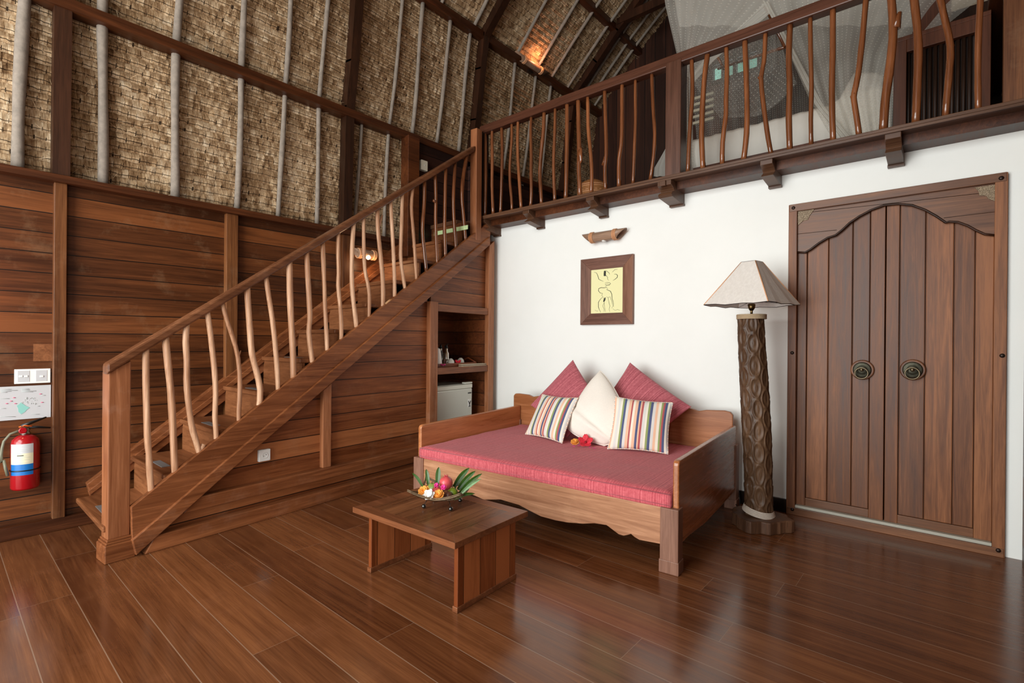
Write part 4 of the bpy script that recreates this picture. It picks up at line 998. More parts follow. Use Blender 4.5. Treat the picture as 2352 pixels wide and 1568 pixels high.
b.build('rope_ring',M['ropew'],fl_)
b=MB(); b.tube([(cx1,YL,1.49),(cx1,YL,1.56)],.009,8); b.lathe([(.012,1.53),(.024,1.55),(.026,1.575),(.018,1.58)],(cx1,YL,0),16); b.build('lamp_holder',M['brass'],fl_)
b=MB(); b.ball((cx1,YL,1.63),.035,14,10,(1,1,1.2)); b.build('bulb',M['frost'],fl_)
scx=-1.075; sz0,sz1,sr0,sr1=1.572,1.878,.328,.072
_v=-_d*math.cos(.14)-_r*math.sin(.14); sa=math.atan2(_v.y,_v.x); NS=4
b=MB(); R0=[];R1=[]
for k in range(NS*6):
    t=k/(NS*6)*2*PI+sa; kk=(k%6)/6; rad=1/ math.cos(((kk-.5)*2*PI/NS))*math.cos(PI/NS); rad=rad*.93+.07
    R0.append((scx+sr0*rad*math.cos(t),YL+sr0*rad*math.sin(t),sz0+.004*math.sin(k*2.1)+.012*(rad-1)*1.5)); R1.append((scx+sr1*rad*math.cos(t),YL+sr1*rad*math.sin(t),sz1))
va=[b.v(p) for p in R0]; vm=[b.v(tuple((Vector(p)*.5+Vector(q)*.5)-Vector((0,0,.006)))) for p,q in zip(R0,R1)]; vb=[b.v(p) for p in R1]; n=len(va)
for A_,B_ in ((va,vm),(vm,vb)):
    for k in range(n): f=b.bm.faces.new((A_[k],A_[(k+1)%n],B_[(k+1)%n],B_[k]))
sh=b.build('shade',M['shade'],fl_,solid=.004)
b=MB()
for k in range(0,n,6): b.tube([R0[k],R1[k]],.0035,6,rough=.3)
b.build('seam',M['bind'],sh)
b=MB(); b.tube(R0,.003,5,closed=True,rough=.3); b.tube(R1,.003,5,closed=True); b.build('rim_wire',M['iron'],sh)
b=MB()
for k in range(0,n,6): b.tube([(scx,YL,1.60),tuple(Vector(R0[k])*.98+Vector((scx,YL,sz0))*.02)],.002,5)
b.build('spider',M['iron'],sh)
b=MB(); P=[onY(1688,1095,4.28),onY(1697,1130,4.26),onY(1699,1150,4.2),onZ(1699,1175,.01),Vector((-1.2,YL+.1,.09))]; b.tube(P,.004,6)
ltag(b.build('power_cord',M['black']),'thin dark power cord between the daybed and the lamp base','cord')

# ================================================================== DOOR
dx0,dx1,dz=-.936,.263,2.353; yf=4.295
dr=struct(bpy.data.objects.new('door_1',None)); COL.objects.link(dr); dr.location=((dx0+dx1)/2,YW,0); WM['door_1']=Matrix.Translation(dr.location)
FW=.058
def db(name,mat,*a,par=dr,bev=.003):
    b=MB(); b.box(*a); return b.build(name,mat,par,bevel=bev)
db('jamb',M['door'],dx0,dx0+FW,yf,YW+.1,0,dz); db('jamb',M['door'],dx1-FW,dx1,yf,YW+.1,0,dz); db('head',M['doorx'],dx0+.005,dx1-.005,yf-.002,YW+.1,dz-.055,dz+.001)
db('threshold',M['doorx'],dx0+.005,dx1-.005,yf-.003,YW+.1,0,.055)
db('draught_strip',M['seam'],dx0+FW,dx1-FW,yf+.006,YW+.05,.055,.075)
ix0,ix1=dx0+FW,dx1-FW; xm=-.338
def leaf(x0,x1,name):
    lf=db('door_leaf',M['door'],x0,x1,YW+.03,YW+.06,.075,2.3)
    # planks each its own raised board, frame stiles proud
    xs=[x0,x0+.055] if name=='l' else [x0,x0+.085]
    b=MB()
    for q in (0,1):
        pass
    if name=='l':
        cuts=[x0+.062,onY(1899,800,yf).x,onY(1955,800,yf).x,x1-.085]
        st_=[(x0,x0+.06),(x1-.083,x1)]
    else:
        cuts=[x0+.075,onY(2124,800,yf).x,onY(2190,800,yf).x,x1-.085]
        st_=[(x0,x0+.072),(x1-.083,x1)]
    for a,c in st_: db('stile',M['door'],a,c,YW+.005,YW+.035,.075,2.3,par=lf)
    for q_,(a,c) in enumerate(zip(cuts,cuts[1:])): db('plank',M['door'+('BAC' if name=='l' else 'CBA')[q_%3]],a+.002,c-.002,YW+.012,YW+.035,.135,2.3,par=lf,bev=.004)
    db('bottom_rail',M['doorx'],st_[0][1],st_[1][0],YW+.008,YW+.035,.075,.133,par=lf)
    return lf
l1=leaf(ix0,xm-.003,'l'); l2=leaf(xm+.003,ix1,'r')
for par,px in ((l1,1981),(l2,2096.5)):
    c=onY(px,849,YW+.005); c.y=YW+.005
    b=MB(); b.lathe([(.070,0),(.070,-.012),(.064,-.018)],c,32,'y'); bo=b.build('handle_rose',M['door'],par)
    b=MB(); b.lathe([(.055,-.017),(.055,-.024),(.048,-.030),(.036,-.027),(.03,-.032),(.012,-.036)],c,32,'y'); b.build('handle_plate',M['verd'],par)
    b=MB(); b.ball(c+Vector((0,-.052,.002)),.013,14,10); b.tube([c+Vector((0,-.03,0)),c+Vector((0,-.05,0))],.009,8)
    b.tube([c+Vector((.038*math.cos(2*PI*k/28),-.052-.006,-.022+.038*math.sin(2*PI*k/28))) for k in range(28)],.0045,8,closed=True); b.build('ring_pull',M['bronze2'],par)
# arched lintel board traced on the door plane
AR=[(1833,579),(1848,580),(1860,573),(1880,558),(1900,546),(1918,540),(1932,529),(1950,512),(1972,497),(2000,482),(2030,471),(2062,468),(2095,471),(2125,482),(2150,496),(2172,511),(2180,509),(2200,510),(2222,518),(2242,529),(2262,538),(2287,540)]
top_=[(2288,415),(1832,486)]
A=[onY(x,y,yf) for x,y in AR]; zt_=dz-.055; A[0].x=ix0;A[-1].x=ix1
arch=[Vector((p.x,YW-.012,p.z)) for p in A]+[Vector((ix1,YW-.012,zt_)),Vector((ix0,YW-.012,zt_))]
b=MB(); b.prism(arch,(0,.03,0)); ab=b.build('arch_board',M['doorx'],dr)
b=MB(); b.tube([Vector((p.x,YW-.014,p.z+.004)) for p in A],.0075,8); lab(b.build('arch_moulding',M['raft'],dr),'dark moulded edge of the arch')
b=MB()
for (p,q) in (((1832,490),(2287,440)),((1832,537),(1922,528)),((2168,500),(2287,486))):
    a=onY(*p,YW-.012);c=onY(*q,YW-.012); b.tube([a+Vector((0,0,-.001)),c],.0018,4)
b.build('board_joint',M['reed'],ab)
for pts in ([(1833,485),(1871,480),(1860,495),(1855,505),(1845,507),(1833,518)],[(2286,424),(2238,431),(2248,440),(2249,449),(2264,450),(2272,458),(2286,462)]):
    b=MB(); b.prism([onY(x,y,YW-.013) for x,y in pts],(0,-.006,0)); b.build('carved_corner',M['carve'],ab)
for (x,y) in ((1822.5,477.5),(2300,409),(1819.5,810),(2302,816.5),(2293,1268),(1820,1173)):
    c=onY(x,y,yf); b=MB(); b.ball(Vector((c.x,yf-.002,c.z+(.012 if y>1100 else 0))),.013,14,8,(1,.6,1)); b.build('stud',M['iron'],dr)
# wooden post edge at right, and thin white reveal
b=MB(); b.box(XR-.012,XR,3.9,4.24,0,2.37); struct(b.build('trim_%d'%n_,M['plank'])); n_+=1

# ================================================================== WALL THINGS
def quadY(pts,y): return [onY(*p,y) for p in pts]
fr_=root('framed_picture','small framed ink drawing on yellow paper, hung on the white wall','picture',(-2.515,YW,1.46))
ox0,ox1,oz0,oz1=-2.815,-2.238,1.466,2.122; iw=.112
for A,m_ in (([(ox0,oz0),(ox1,oz0),(ox1-iw,oz0+iw),(ox0+iw,oz0+iw)],'frame'),([(ox0,oz1),(ox0+iw,oz1-iw),(ox1-iw,oz1-iw),(ox1,oz1)],'frame'),([(ox0,oz0),(ox0+iw,oz0+iw),(ox0+iw,oz1-iw),(ox0,oz1)],'framez'),([(ox1,oz0),(ox1,oz1),(ox1-iw,oz1-iw),(ox1-iw,oz0+iw)],'framez')):
    b=MB(); b.hexa([(x,YW-.002,z) for x,z in A],[(x,YW-(.035 if (x in(ox0,ox1)) else .022),z) for x,z in A]); b.build('frame_member',M[m_],fr_,bevel=.0015)
b=MB(); b.box(ox0+iw-.01,ox1-iw+.01,YW-.014,YW-.01,oz0+iw-.01,oz1-iw+.01); pp=b.build('print',M['print'],fr_)
# drawing strokes (crop coordinates 1160+x/3.733, 480+y/3.733)
def cr(x,y): return onY(1160+x/3.733,480+y/3.733,YW-.0155)
STK=[([(762,540),(785,548),(797,575),(803,600),(820,610),(845,620)],2.4),([(925,612),(945,600),(962,585),(965,570),(955,558),(935,557)],2.8),([(920,540),(940,520),(965,515)],1.4),([(848,530),(870,530),(890,545),(898,560)],1.8),([(850,545),(848,560),(868,570),(880,585),(878,600),(890,612)],1.6),
([(856,635),(870,628),(895,630),(905,638),(895,650),(870,655),(858,645),(875,640),(895,645)],2.0),([(875,655),(860,662),(870,670),(850,675),(825,672),(803,682),(800,700),(815,718),(835,722),(830,740),(838,752)],2.4),([(865,670),(880,680),(872,690),(905,705),(915,730),(918,765),(930,810),(932,838)],2.6),([(838,752),(815,775),(800,800),(800,840),(808,860),(820,885)],2.4),
([(868,750),(885,760),(890,800),(900,830),(892,860),(900,880)],1.4),([(880,760),(900,750),(910,775),(918,800),(925,830),(915,850)],1.3),([(850,800),(838,830),(850,860),(848,880)],1.2),([(925,855),(945,868),(965,860),(985,868)],1.1),([(842,752),(845,770),(850,800),(856,860),(862,880)],1.1),([(770,866),(790,875),(800,870)],1.0)]
b=MB()
for p,w_ in STK: b.tube([cr(*q) for q in p],[max(.0008,w_*.0011*math.sin(PI*(i+.6)/(len(p)+.2))) for i in range(len(p))],5)
for A in ([(846,545),(864,545),(864,574),(846,574)],[(852,760),(862,757),(860,780),(848,797),(840,792)],[(848,530),(862,528),(866,545),(847,547)]): b.prism([cr(*q) for q in A],(0,.0008,0))
b.build('ink_drawing',M['ink'],pp)
def bamboo(name,label,p0,p1,r,cut,bulb=None,vert=False):
    """bamboo tube lamp between two points, slanted open ends, two rattan bindings"""
    p0=Vector(p0);p1=Vector(p1); ax=(p1-p0); L=ax.length; ax.normalize(); up_=Vector((0,0,1)); up_=(up_-ax*up_.dot(ax)).normalized(); sd=ax.cross(up_)
    o=root(name,label,'lamp',tuple((p0+p1)/2))
    b=MB(); n=24; R=[]
    for (rr,s) in ((r,0),(r*.99,.3),(r*1.0,.7),(r,1),(r*.85,1),(r*.85,0)):
        ring=[]
        for k in range(n):
            a=2*PI*k/n; u_=math.sin(a)  # up component
            t=s*L
            if s==0: t+= (1-u_)*cut*.5
            if s==1: t-= (1-u_)*cut*.5
            ring.append(b.v(p0+ax*t+up_*(rr*math.sin(a))+sd*(rr*math.cos(a))))
        R.append(ring)
    R.append(R[0])
    for A_,B_ in zip(R,R[1:]):
        for k in range(n): f=b.bm.faces.new((A_[k],A_[(k+1)%n],B_[(k+1)%n],B_[k])); f.smooth=True
    b.build('tube',M['bamboo'],o)
    for t in (.24,.76):
        b=MB()
        for j in range(3): b.tube([p0+ax*(L*t+(j-1)*.014)+up_*(r*1.04*math.sin(2*PI*k/20))+sd*(r*1.04*math.cos(2*PI*k/20)) for k in range(20)],.0065,6,closed=True)
        b.build('binding',M['bind'],o)
    if bulb is not None:
        b=MB(); b.ball((p0+p1)/2+Vector(bulb[0]),bulb[1],12,8); b.build('bulb',bulb[2],o)
    return o
a=onY(1338,548,4.26); c=onY(1439,532,4.26); r_=.047
bamboo('bamboo_wall_lamp','split bamboo wall lamp, unlit, on the white wall above the picture',(a.x,4.262,2.318),(c.x,4.262,2.318),r_,.10,((0,.0,-.035),.024,M['frost']))
b=MB(); b.box((a.x+c.x)/2-.03,(a.x+c.x)/2+.03,4.30,YW,2.29,2.34); b.build('wall_mount',M['iron'],bpy.data.objects['bamboo_wall_lamp'])
a=onX(815,578,-4.42); c=onX(873,592,-4.42)
o=bamboo('bamboo_wall_lamp','lit bamboo wall lamp on the planks behind the stair balusters',(-4.46,a.y,a.z),(-4.46,c.y+.02,a.z),.045,.08,((.035,.0,-.035),.022,M['bulb']))
b=MB(); b.box(XL,-4.49,(a.y+c.y)/2-.03,(a.y+c.y)/2+.03,a.z-.02,a.z+.02); b.build('wall_mount',M['iron'],o)
Q1=Vector((-4.43,(a.y+c.y)/2,a.z-.07))
a=onX(1186,124,-4.24); c=onX(1258,172,-4.24)
o=bamboo('bamboo_uplight','dark bamboo lamp on the purlin, lighting the thatch orange',(-4.25,a.y,a.z),(-4.25,c.y,a.z),.045,.10,((.0,.0,.0),.018,M['bulb'])); Q2=Vector((-4.17,(a.y+c.y)/2+.05,a.z+.085)); Q2b=Q2
b=MB(); b.box(-4.30,-4.27,(a.y+c.y)/2-.04,(a.y+c.y)/2+.04,a.z-.09,a.z+.0); b.build('purlin_mount',M['iron'],o)
p2_=onX(1022,0,-4.24); y2=p2_.y
o=bamboo('bamboo_uplight','second dark bamboo uplight on the purlin, cut by the top of the photo',(-4.25,y2-.45,p2_.z+.03),(-4.25,y2,p2_.z+.03),.045,.10,((0,0,.0),.018,M['bulb'])); Q3=Vector((-4.17,y2-.2,p2_.z+.12))
o=bamboo('bamboo_wall_lamp','lit bamboo wall lamp on the planks, just outside the left edge of the photo',(-4.46,-.35,1.72),(-4.46,.10,1.72),.045,.08,((.035,.1,-.035),.022,M['bulb'])); Q4=Vector((-4.42,.0,1.66))
# switch plate, map, extinguisher on the left wall
def Lx(px,py,X=XL+.01): return onX(px,py,X)
sp=root('switch_plate','wide white switch plate on the plank wall above the paper map','switch',tuple(Lx(74,880)))
y0,y1=Lx(33,860).y,Lx(116,860).y; z0,z1=Lx(74,880).z,Lx(74,847).z
b=MB(); b.box(XL,XL+.012,y0,y1,z0,z1); b.build('plate',M['wplastic'],sp,bevel=.002)
for px in (48,60,96):
    p=Lx(px,864,XL+.014); b=MB(); b.box(XL+.012,XL+.017,p.y-.009,p.y+.009,p.z-.006,p.z+.006); b.build('rocker',M['wplastic'],sp,bevel=.002)
for (a,c) in ((40,68),(82,108)):
    ya,yb=Lx(a,864).y,Lx(c,864).y; b=MB(); b.box(XL+.012,XL+.0135,ya,yb,z0+.012,z1-.010); b.build('module',M['paper'],sp,bevel=.001)
y0,y1=Lx(-60,900).y,Lx(117,900).y; z0,z1=Lx(60,962).z,Lx(60,886).z
mp=root('paper_map','laminated white map sheet with a teal area, above the fire extinguisher','map',(XL,(y0+y1)/2,z0))
b=MB(); b.box(XL+.003,XL+.005,y0,y1,z0,z1); b.build('sheet',M['paper'],mp)
def mpx(x,y): return Lx(x/5.057,830+y/5.057,XL+.0065)
b=MB(); b.prism([mpx(*p) for p in [(195,515),(245,475),(300,515),(345,535),(310,560),(290,585),(245,612),(215,585),(210,545)]],(-.001,0,0)); b.build('printed_area',M['teal'],mp)
b=MB(); random.seed(3)
for i in range(26):
    x=250+random.uniform(0,180); y=420+random.uniform(0,70); b.tube([mpx(x,y),mpx(x+random.uniform(-25,25),y+random.uniform(-12,12))],.0010,4)
for (x0,x1,y) in [(10,130,322),(10,205,334),(10,130,346),(10,85,358),(250,340,318),(250,345,330),(250,420,341),(250,385,352),(0,180,640),(365,460,612),(480,530,393),(420,465,517),(0,70,545),(0,110,430)]: b.tube([mpx(x0,y),mpx(x1,y)],.0011,4)
b.build('printed_lines',M['grey'],mp)['kind']='stuff'
b=MB()
for (x,y) in [(165,420),(130,460),(80,488),(180,488),(472,377),(490,474)]: b.tube([mpx(x-14,y),mpx(x+14,y)],.0022,4)
b.build('printed_marks',M['pinkp'],mp)
fx=-4.49; p0=onX(60,1122,fx); yc=onX(58,1050,fx).y; R_=.070
zb_,zt_=onX(60,1120,fx).z,onX(50,998,fx).z
fe=root('fire_extinguisher','red fire extinguisher with cream and blue label hanging on the plank wall','fire extinguisher',(fx,yc,zb_))
b=MB(); b.lathe([(R_*.9,zb_),(R_,zb_+.012),(R_,zt_-.06),(R_*.92,zt_-.03),(R_*.6,zt_-.008),(.022,zt_)],(fx,yc,0),32); b.build('cylinder',M['red'],fe)
def lbl(z0,z1,mat,name,e=.0008,a0=-1.1,a1=.62):
    b=MB(); n=14; A=[]; B=[]
    for i in range(n+1):
        a=a0+(a1-a0)*i/n-.15; A.append(b.v((fx+(R_+e)*math.cos(a),yc+(R_+e)*math.sin(a),z0))); B.append(b.v((fx+(R_+e)*math.cos(a),yc+(R_+e)*math.sin(a),z1)))
    for i in range(n): f=b.bm.faces.new((A[i],A[i+1],B[i+1],B[i])); f.smooth=True
    return b.build(name,mat,fe)
h_=zt_-zb_
lbl(zb_+h_*.28,zb_+h_*.48,M['blue'],'label'); lbl(zb_+h_*.48,zb_+h_*.68,M['cream2'],'label'); lbl(zb_+h_*.68,zb_+h_*.85,M['paper'],'label')
for z,w_ in ((.50,.8),(.56,.7),(.60,.8),(.63,.3),(.72,.7),(.75,.8),(.79,.5),(.82,.7)): lbl(zb_+h_*z,zb_+h_*z+.0016,M['grey'],'label_text',.0014,-1.0*w_,.5*w_)
lbl(zb_+h_*.636,zb_+h_*.650,M['ink'],'label_text',.0014,-.5,-.05)
b=MB(); b.tube([(fx+(R_+.002)*math.cos(2*PI*k/28),yc+(R_+.002)*math.sin(2*PI*k/28),zb_+h_*.36) for k in range(28)],.004,6,closed=True); b.build('strap',M['black'],fe)
b=MB(); b.lathe([(.024,zt_-.004),(.026,zt_+.012),(.02,zt_+.02),(.024,zt_+.03),(.016,zt_+.05)],(fx,yc,0),16); b.build('valve',M['chrome'],fe)
b=MB(); b.lathe([(.020,0),(.020,.016),(.016,.018)],(fx+.02,yc-.015,zt_+.03),18,'x'); b.build('gauge',M['red'],fe)
b=MB(); b.tube([(fx,yc-.02,zt_+.055),(fx,yc+.02,zt_+.07),(fx+.0,yc+.10,zt_+.10)],[.010,.010,.005],8); b.tube([(fx,yc,zt_+.045),(fx,yc+.06,zt_+.04),(fx,yc+.12,zt_+.028)],[.008,.008,.005],8); b.build('lever',M['black'],fe)
b=MB(); b.tube([(fx,yc-.03,zt_+.05),(fx+.01,yc-.005,zt_+.058),(fx+.01,yc+.03,zt_+.05)],.004,6); b.build('safety_tag',M['orange'],fe)
b=MB(); b.tube([(fx,yc-.02,zt_+.03),(fx,yc-.07,zt_+.01),(fx+.01,yc-.098,zt_-.03),(fx+.013,yc-.106,zt_-.07),(fx+.016,yc-.110,zt_-.11),(fx+.02,yc-.108,zt_-.16),(fx+.025,yc-.10,zb_+.20),(fx+.03,yc-.092,zb_+.15),(fx+.03,yc-.082,zb_+.10)],.008,8); b.build('hose',M['hose'],fe)
b=MB(); b.box(XL,fx-.055,yc-.02,yc+.02,zt_-.05,zt_-.0); b.build('hook',M['iron'],fe)
# socket on the panelling
s_a,z_a=px_sz(590,1045,K2+.03); s_b,_=px_sz(627.5,1045,K2+.03); _,z0s=px_sz(609,1062,K2+.03); _,z1s=px_sz(609,1029,K2+.03)
sc=rU('wall_socket','white round-pin wall socket low on the stair panelling','socket',K2,(s_a+s_b)/2,(z0s+z1s)/2)
hs=.043
lb(0,.028,-hs,hs,-hs,hs,sc,'box',M['wplastic'],.006)
b=MB(); b.M=WM[sc.name]; b.lathe([(.022,.0282),(.022,.0300),(.018,.0300),(.018,.0288)],(0,0,0),28,'x'); b.build('well_rim',M['wplastic'],sc)
b=MB(); b.M=WM[sc.name]; b.lathe([(.0175,.0283),(.0175,.0287)],(0,0,0),28,'x'); b.build('well',M['cream2'],sc)
for y_,z_s in ((.009,.004),(-.009,-.004),(-.014,.014)):
    b=MB(); b.M=WM[sc.name]; b.lathe([(.003,.0288),(.003,.0292)],(0,y_,z_s),10,'x'); b.build('pin_hole',M['black'],sc)
# small box on dark planks at the stair head
p=onX(974,380,-4.42); bxo=root('sensor_box','small cream plastic box on the dark planks at the stair head','box',(-4.46,p.y,p.z))
lb(0,.05,-.045,.045,-.055,.055,bxo,'case',M['gplastic'],.004); 
b=MB(); b.M=WM[bxo.name]; b.ball((.05,0,0),.005,8,6); b.build('button',M['grey'],bxo)
# wood repair patch and hook above the switch
p=Lx(98,812,XL+.003); b=MB(); b.box(XL,XL+.006,p.y-.045,p.y+.075,p.z-.05,p.z+.065); po=b.build('wood_patch',M['stairx']); ltag(po,'square wooden patch with a small hook above the white switch plate','patch')
b=MB(); b.tube([(XL+.01,p.y+.065,p.z+.04),(XL+.03,p.y+.07,p.z+.01),(XL+.01,p.y+.065,p.z-.02)],.004,6); b.build('hook',M['iron'],po)

# ================================================================== LOFT FURNITURE
# bed in the loft
YB=4.85
def LP(x,y,Y=YB): return onY(x,y,Y)
xl,xr_=LP(1590,300).x,LP(2046,300).x
zb0=LP(1750,352).z; zt0_=LP(1750,278).z
lbed=root('loft_bed','white bed behind the loft railing under a mosquito net','bed',((xl+xr_)/2,YB+.9,LF))
b=MB(); b.box(xl-.02,xr_+.02,YB-.01,YB+1.75,zb0-.07,zb0); b.build('bed_frame',M['wardrobe'],lbed,bevel=.004)
for x in (xl+.05,xr_-.05):
    for y in (YB+.05,YB+1.6): b=MB(); b.box(x-.04,x+.04,y-.04,y+.04,LF,zb0-.07); b.build('leg',M['wardrobe'],lbed)
lm=root('loft_mattress','white sheeted mattress on the loft bed','mattress',((xl+xr_)/2,YB+.9,zb0))
b=MB(); N=50; G=[]
for i in range(N+1):
    x=xl+(xr_-xl)*i/N; row=[]
    for j,(y,z) in enumerate([(YB+.02,zb0),(YB-.015,zb0+.05),(YB-.02,zb0+.15),(YB-.01,zt0_-.04),(YB+.03,zt0_),(YB+.9,zt0_+.02),(YB+1.65,zt0_)]):
        row.append(b.v((x+.0,y+.008*math.sin(i*1.9+j)+.006*noise.noise(Vector((i*.6,j,0))),z+.006*noise.noise(Vector((i*.3,j*2,4))))))
    G.append(row)
for i in range(N):
    for j in range(6): f=b.bm.faces.new((G[i][j],G[i][j+1],G[i+1][j+1],G[i+1][j])); f.smooth=True
for row in (G[0],G[-1]): b.bm.faces.new(row)
b.build('sheet',M['linen'],lm)
lq=root('loft_duvet','thick white folded quilt hanging over the right end of the loft mattress','quilt',(LP(1990,240,YB-.03).x,YB+.2,zt0_))
b=MB(); A=[(1905,238),(1930,222),(1960,205),(1990,200),(2044,192),(2048,300),(1990,312),(1950,318),(1912,322)]
b.prism([LP(x,y,YB-.05) for x,y in A],(0,.6,0)); b.build('fold',M['linen'],lq,bevel=.03)
pillow('loft_pillow','white pillow propped at the right end of the loft bed',[LP(1962,168,YB+.3),LP(2040,176,YB+.3),LP(2062,262,YB+.2),LP(1905,262,YB+.2)],.12,M['linen'],cat='pillow')
# wardrobe with reeded doors
YQ=4.62
wx=onY(2052,200,YQ).x; wX=onY(2276,150,YQ).x; wz=onY(2052,100,YQ).z
wd=root('reeded_cupboard','dark cupboard with vertical reeded panel at the right end of the loft','cupboard',((wx+wX)/2,YQ+.2,LF))
b=MB(); b.box(wx,wx+.075,YQ,YQ+.04,LF,wz); b.box(wX-.07,wX,YQ,YQ+.04,LF,wz); b.box(wx+.075,wX-.07,YQ,YQ+.04,wz-.09,wz); b.box(wx,wX,YQ,YQ+.5,wz,wz+.03); b.build('frame',M['wardrobe'],wd,bevel=.003)
b=MB(); b.box(wx+.01,wX-.01,YQ+.06,YQ+.5,LF,wz-.01); b.build('carcass',M['reed'],wd)
b=MB(); k=0; x=wx+.085
while x<wX-.075: b.tube([(x,YQ+.045,LF),(x,YQ+.045,wz-.09)],.012,8); x+=.03
b.build('reed_panel',M['reed'],wd)
b=MB(); b.box(onY(2095,40,4.75).x,onY(2185,40,4.75).x,4.78,4.86,wz+.03,wz+.45); b.build('upper_board',M['wardrobe'],wd)
p1,p2=onY(2180,20,5.6),onY(2300,0,5.6); b=MB(); b.box(p1.x-.1,XR,5.6,5.66,onY(2180,36,5.6).z,onY(2180,36,5.6).z+.9); struct(b.build('wall_loft_right',M['beige']))
b=MB(); b.box(p1.x-.2,XR,5.55,5.62,onY(2180,36,5.6).z-.25,onY(2180,36,5.6).z); struct(b.build('trim_%d'%n_,M['raft'])); n_+=1
# wicker lantern
c=onY(1361,436,4.75); wl=root('wicker_lantern','round wicker lantern standing on the loft floor behind the railing','lantern',(c.x,4.75,LF))
b=MB(); prof=[(.09,LF),(.15,LF+.08),(.17,c.z-.0),(.14,c.z+.06),(.07,c.z+.10),(.02,c.z+.11)]; b.lathe(prof,(c.x,4.75,0),20); b.build('shade',M['wick'],wl)
b=MB()
for i in range(5): 
    b.tube([(c.x+.162*math.cos(2*PI*k/24),4.75+.162*math.sin(2*PI*k/24),c.z-.05+.02*i) for k in range(24)],.006,5,closed=True)
b.build('hoops',M['bind'],wl)
# mosquito net: bamboo hanging frame and draped cloth
ZN=onY(1757,10,YB).z
nt=root('mosquito_net','white dotted mosquito net canopy gathered open over the loft bed','net',((xl+xr_)/2,YB+.8,ZN))
def drape(name,L,Rr,Y,mat,pl_amp=.03,npl=7,nu=48,nv=24,Y2=None,dens=1):
    """cloth hung between two traced edges in the plane Y (top row first); pleats push it in and out"""
    def samp(P,t):
        P=[Vector(p) for p in P]; ls=[(b_-a_).length for a_,b_ in zip(P,P[1:])]; T=sum(ls)*t
        for l_,a_,b_ in zip(ls,P,P[1:]):
            if T<=l_: return a_+(b_-a_)*(T/max(l_,1e-6))
            T-=l_
        return P[-1]
    Lw=[onY(*p,Y) for p in L]; Rw=[onY(*p,Y2 or Y) for p in Rr]
    bm=bmesh.new(); uvl=bm.loops.layers.uv.new('UVMap'); G=[]
    for j in range(nv+1):
        a_,c_=samp(Lw,j/nv),samp(Rw,j/nv); row=[]
        for i in range(nu+1):
            q=i/nu; p=a_+(c_-a_)*q; p=p+Vector((0,pl_amp*math.sin(q*npl*2*PI+.7*math.sin(j*.3)),0)); row.append(bm.verts.new(p))
        G.append(row)
    wdt=(samp(Lw,.5)-samp(Rw,.5)).length; ht=sum((b_-a_).length for a_,b_ in zip(Lw,Lw[1:]))
    for j in range(nv):
        for i in range(nu):
            f=bm.faces.new((G[j][i],G[j][i+1],G[j+1][i+1],G[j+1][i])); f.smooth=True
            for lp,(ii,jj) in zip(f.loops,((i,j),(i+1,j),(i+1,j+1),(i,j+1))): lp[uvl].uv=(ii/nu*max(wdt,.4)*dens,jj/nv*ht)
    bm.transform(WM[nt.name].inverted()); me=bpy.data.meshes.new(name); bm.to_mesh(me); bm.free(); me.materials.append(mat)
    o=bpy.data.objects.new(name,me); COL.objects.link(o); o.parent=nt; WM[o.name]=WM[nt.name]; return o
# front left curtain (tied back), front right curtain, back sheet, canopy valance
drape('curtain',[(1512,-110),(1527,10),(1553,118),(1568,180),(1572,300),(1574,392)],[(1765,-110),(1757,5),(1700,62),(1625,130),(1592,190),(1592,392)],YB-.06,M['net'],.015,4)
drape('curtain',[(1752,-110),(1757,8),(1806,108),(1860,230),(1918,330),(1930,335)],[(2400,-110),(2230,10),(2110,110),(2058,200),(2052,300),(2050,305)],YB-.08,M['net'],.025,6)
drape('back_sheet',[(1500,-120),(1560,80),(1590,200),(1600,330)],[(2330,-120),(2260,20),(2200,120),(2190,220)],YB+1.7,M['netl'],.03,9,60,24)
drape('swag',[(1760,5),(1700,70),(1640,110),(1590,165),(1575,170)],[(1790,90),(1830,190),(1790,235),(1745,268),(1655,272)],YB+.35,M['netl'],.02,4,30,18)
drape('curtain',[(1548,285),(1528,340),(1503,385),(1502,405)],[(1556,285),(1560,340),(1562,385),(1562,405)],YB-.03,M['netd'],.015,3,16,12)
drape('gathered_edge',[(1757,5),(1700,60),(1630,125),(1590,170)],[(1775,25),(1712,76),(1640,140),(1592,192)],YB-.10,M['netd'],.012,2,10,20)
drape('gathered_edge',[(1752,3),(1808,110),(1870,240),(1945,332)],[(1764,3),(1826,118),(1892,244),(1965,328)],YB-.12,M['netd'],.01,2,10,20)
drape('canopy_top',[(1520,-150),(1560,60)],[(2300,-150),(2150,60)],YB+1.2,M['netd'],.03,8,40,10)
a,c,e=onY(1757,18,YB+.5),onY(1802,108,YB+.5),onY(1655,165,YB+1.3)
b=MB(); b.tube([onY(1757,15,YB+.3),onY(1803,108,YB+.3)],.014,8); b.tube([onY(1803,108,YB+.3),onY(1650,158,YB+1.0)],.014,8); b.tube([onY(1648,130,YB+.9),onY(1664,160,YB+1.0)],.014,8); b.build('hanging_frame',M['branchd'],nt)
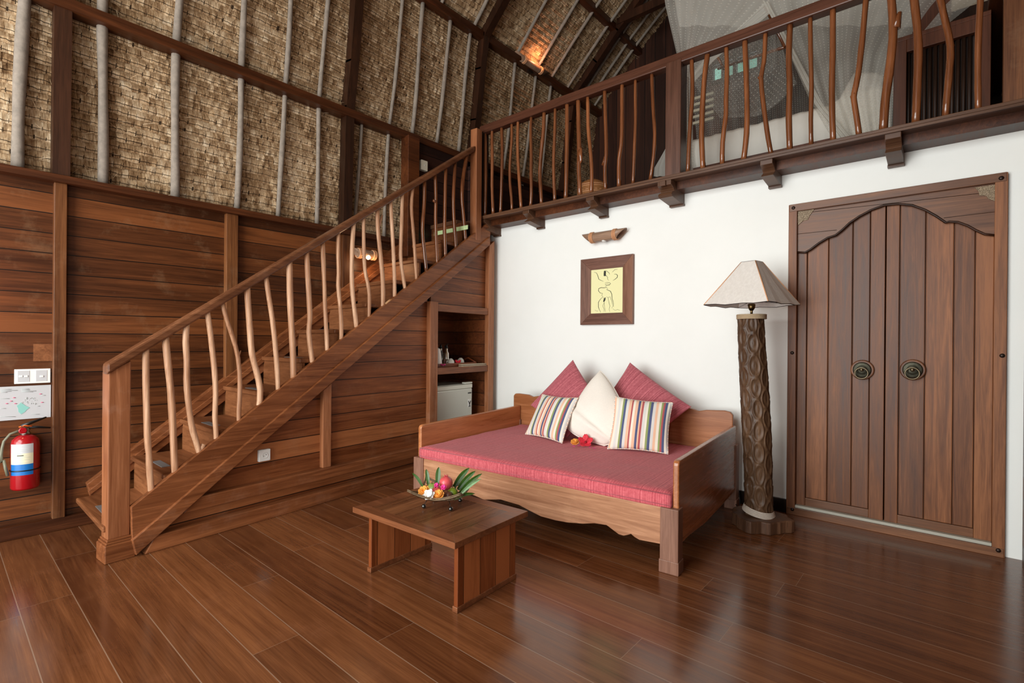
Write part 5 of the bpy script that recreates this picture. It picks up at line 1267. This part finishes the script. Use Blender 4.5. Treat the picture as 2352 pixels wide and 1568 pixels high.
# second window with louvres at left behind the bed
b=MB(); 
for k in range(5): p=onY(1592,228+k*14,YG-.02); q=onY(1640,214+k*14,YG-.02); b.box(p.x,q.x,YG-.04,YG,p.z-.02,p.z+.015)
wo2=struct(b.build('window_2',M['bookp']))
# garden seen through the loft window
b=MB()
for k in range(8): b.ball((wx0+k*.5-.6,YG+3+random.uniform(-.5,.5),wz0+random.uniform(.2,1.2)+ .8),.6,12,8,lump=.6)
ltag(b.build('garden_foliage',M['foliage']),'pale green foliage outside the loft window','foliage')['kind']='stuff'

# ================================================================== LIGHT
wld=bpy.data.worlds.new('world'); S.world=wld; wld.use_nodes=True; bg=wld.node_tree.nodes['Background']; bg.inputs[0].default_value=(.85,.93,1,1); bg.inputs[1].default_value=1.6
def area(name,loc,rot,sx,sy,e,col=(1,.97,.93)):
    l=bpy.data.lights.new(name,'AREA'); l.shape='RECTANGLE'; l.size=sx; l.size_y=sy; l.energy=e; l.color=col
    o=bpy.data.objects.new(name,l); COL.objects.link(o); o.location=loc; o.rotation_euler=rot; return o
area('daylight_doors',(-2.3,YF-.15,1.25),(PI/2,0,0),3.9,2.1,235,(.98,1,.97))
area('daylight_side',(XR+.12,-1.38,1.15),(0,PI/2,0),2.0,2.0,42,(.98,1,.97))
area('daylight_gable',(-2.15,YF-.15,3.6),(PI/2,0,0),3.4,2.2,190,(.98,1,.97))
def pt(name,loc,e,col,r=.03):
    l=bpy.data.lights.new(name,'POINT'); l.energy=e; l.color=col; l.shadow_soft_size=r; o=bpy.data.objects.new(name,l); COL.objects.link(o); o.location=loc
WARM=(1,.62,.32)
pt('stair_lamp_light',Q1+Vector((.03,0,-.03)),1.6,WARM); pt('uplight_light',Q2+Vector((.02,0,.0)),3.2,(1,.42,.2)); pt('uplight_light_2',Q3,3,(1,.42,.2)); pt('left_lamp_light',Q4+Vector((.04,.1,-.02)),3,WARM)
vs=S.view_settings; vs.view_transform='Standard'; vs.look='None'; vs.gamma=1; vs.use_curve_mapping=False; vs.exposure=0.0
S.cycles.max_bounces=8; S.cycles.diffuse_bounces=5; S.cycles.transparent_max_bounces=16
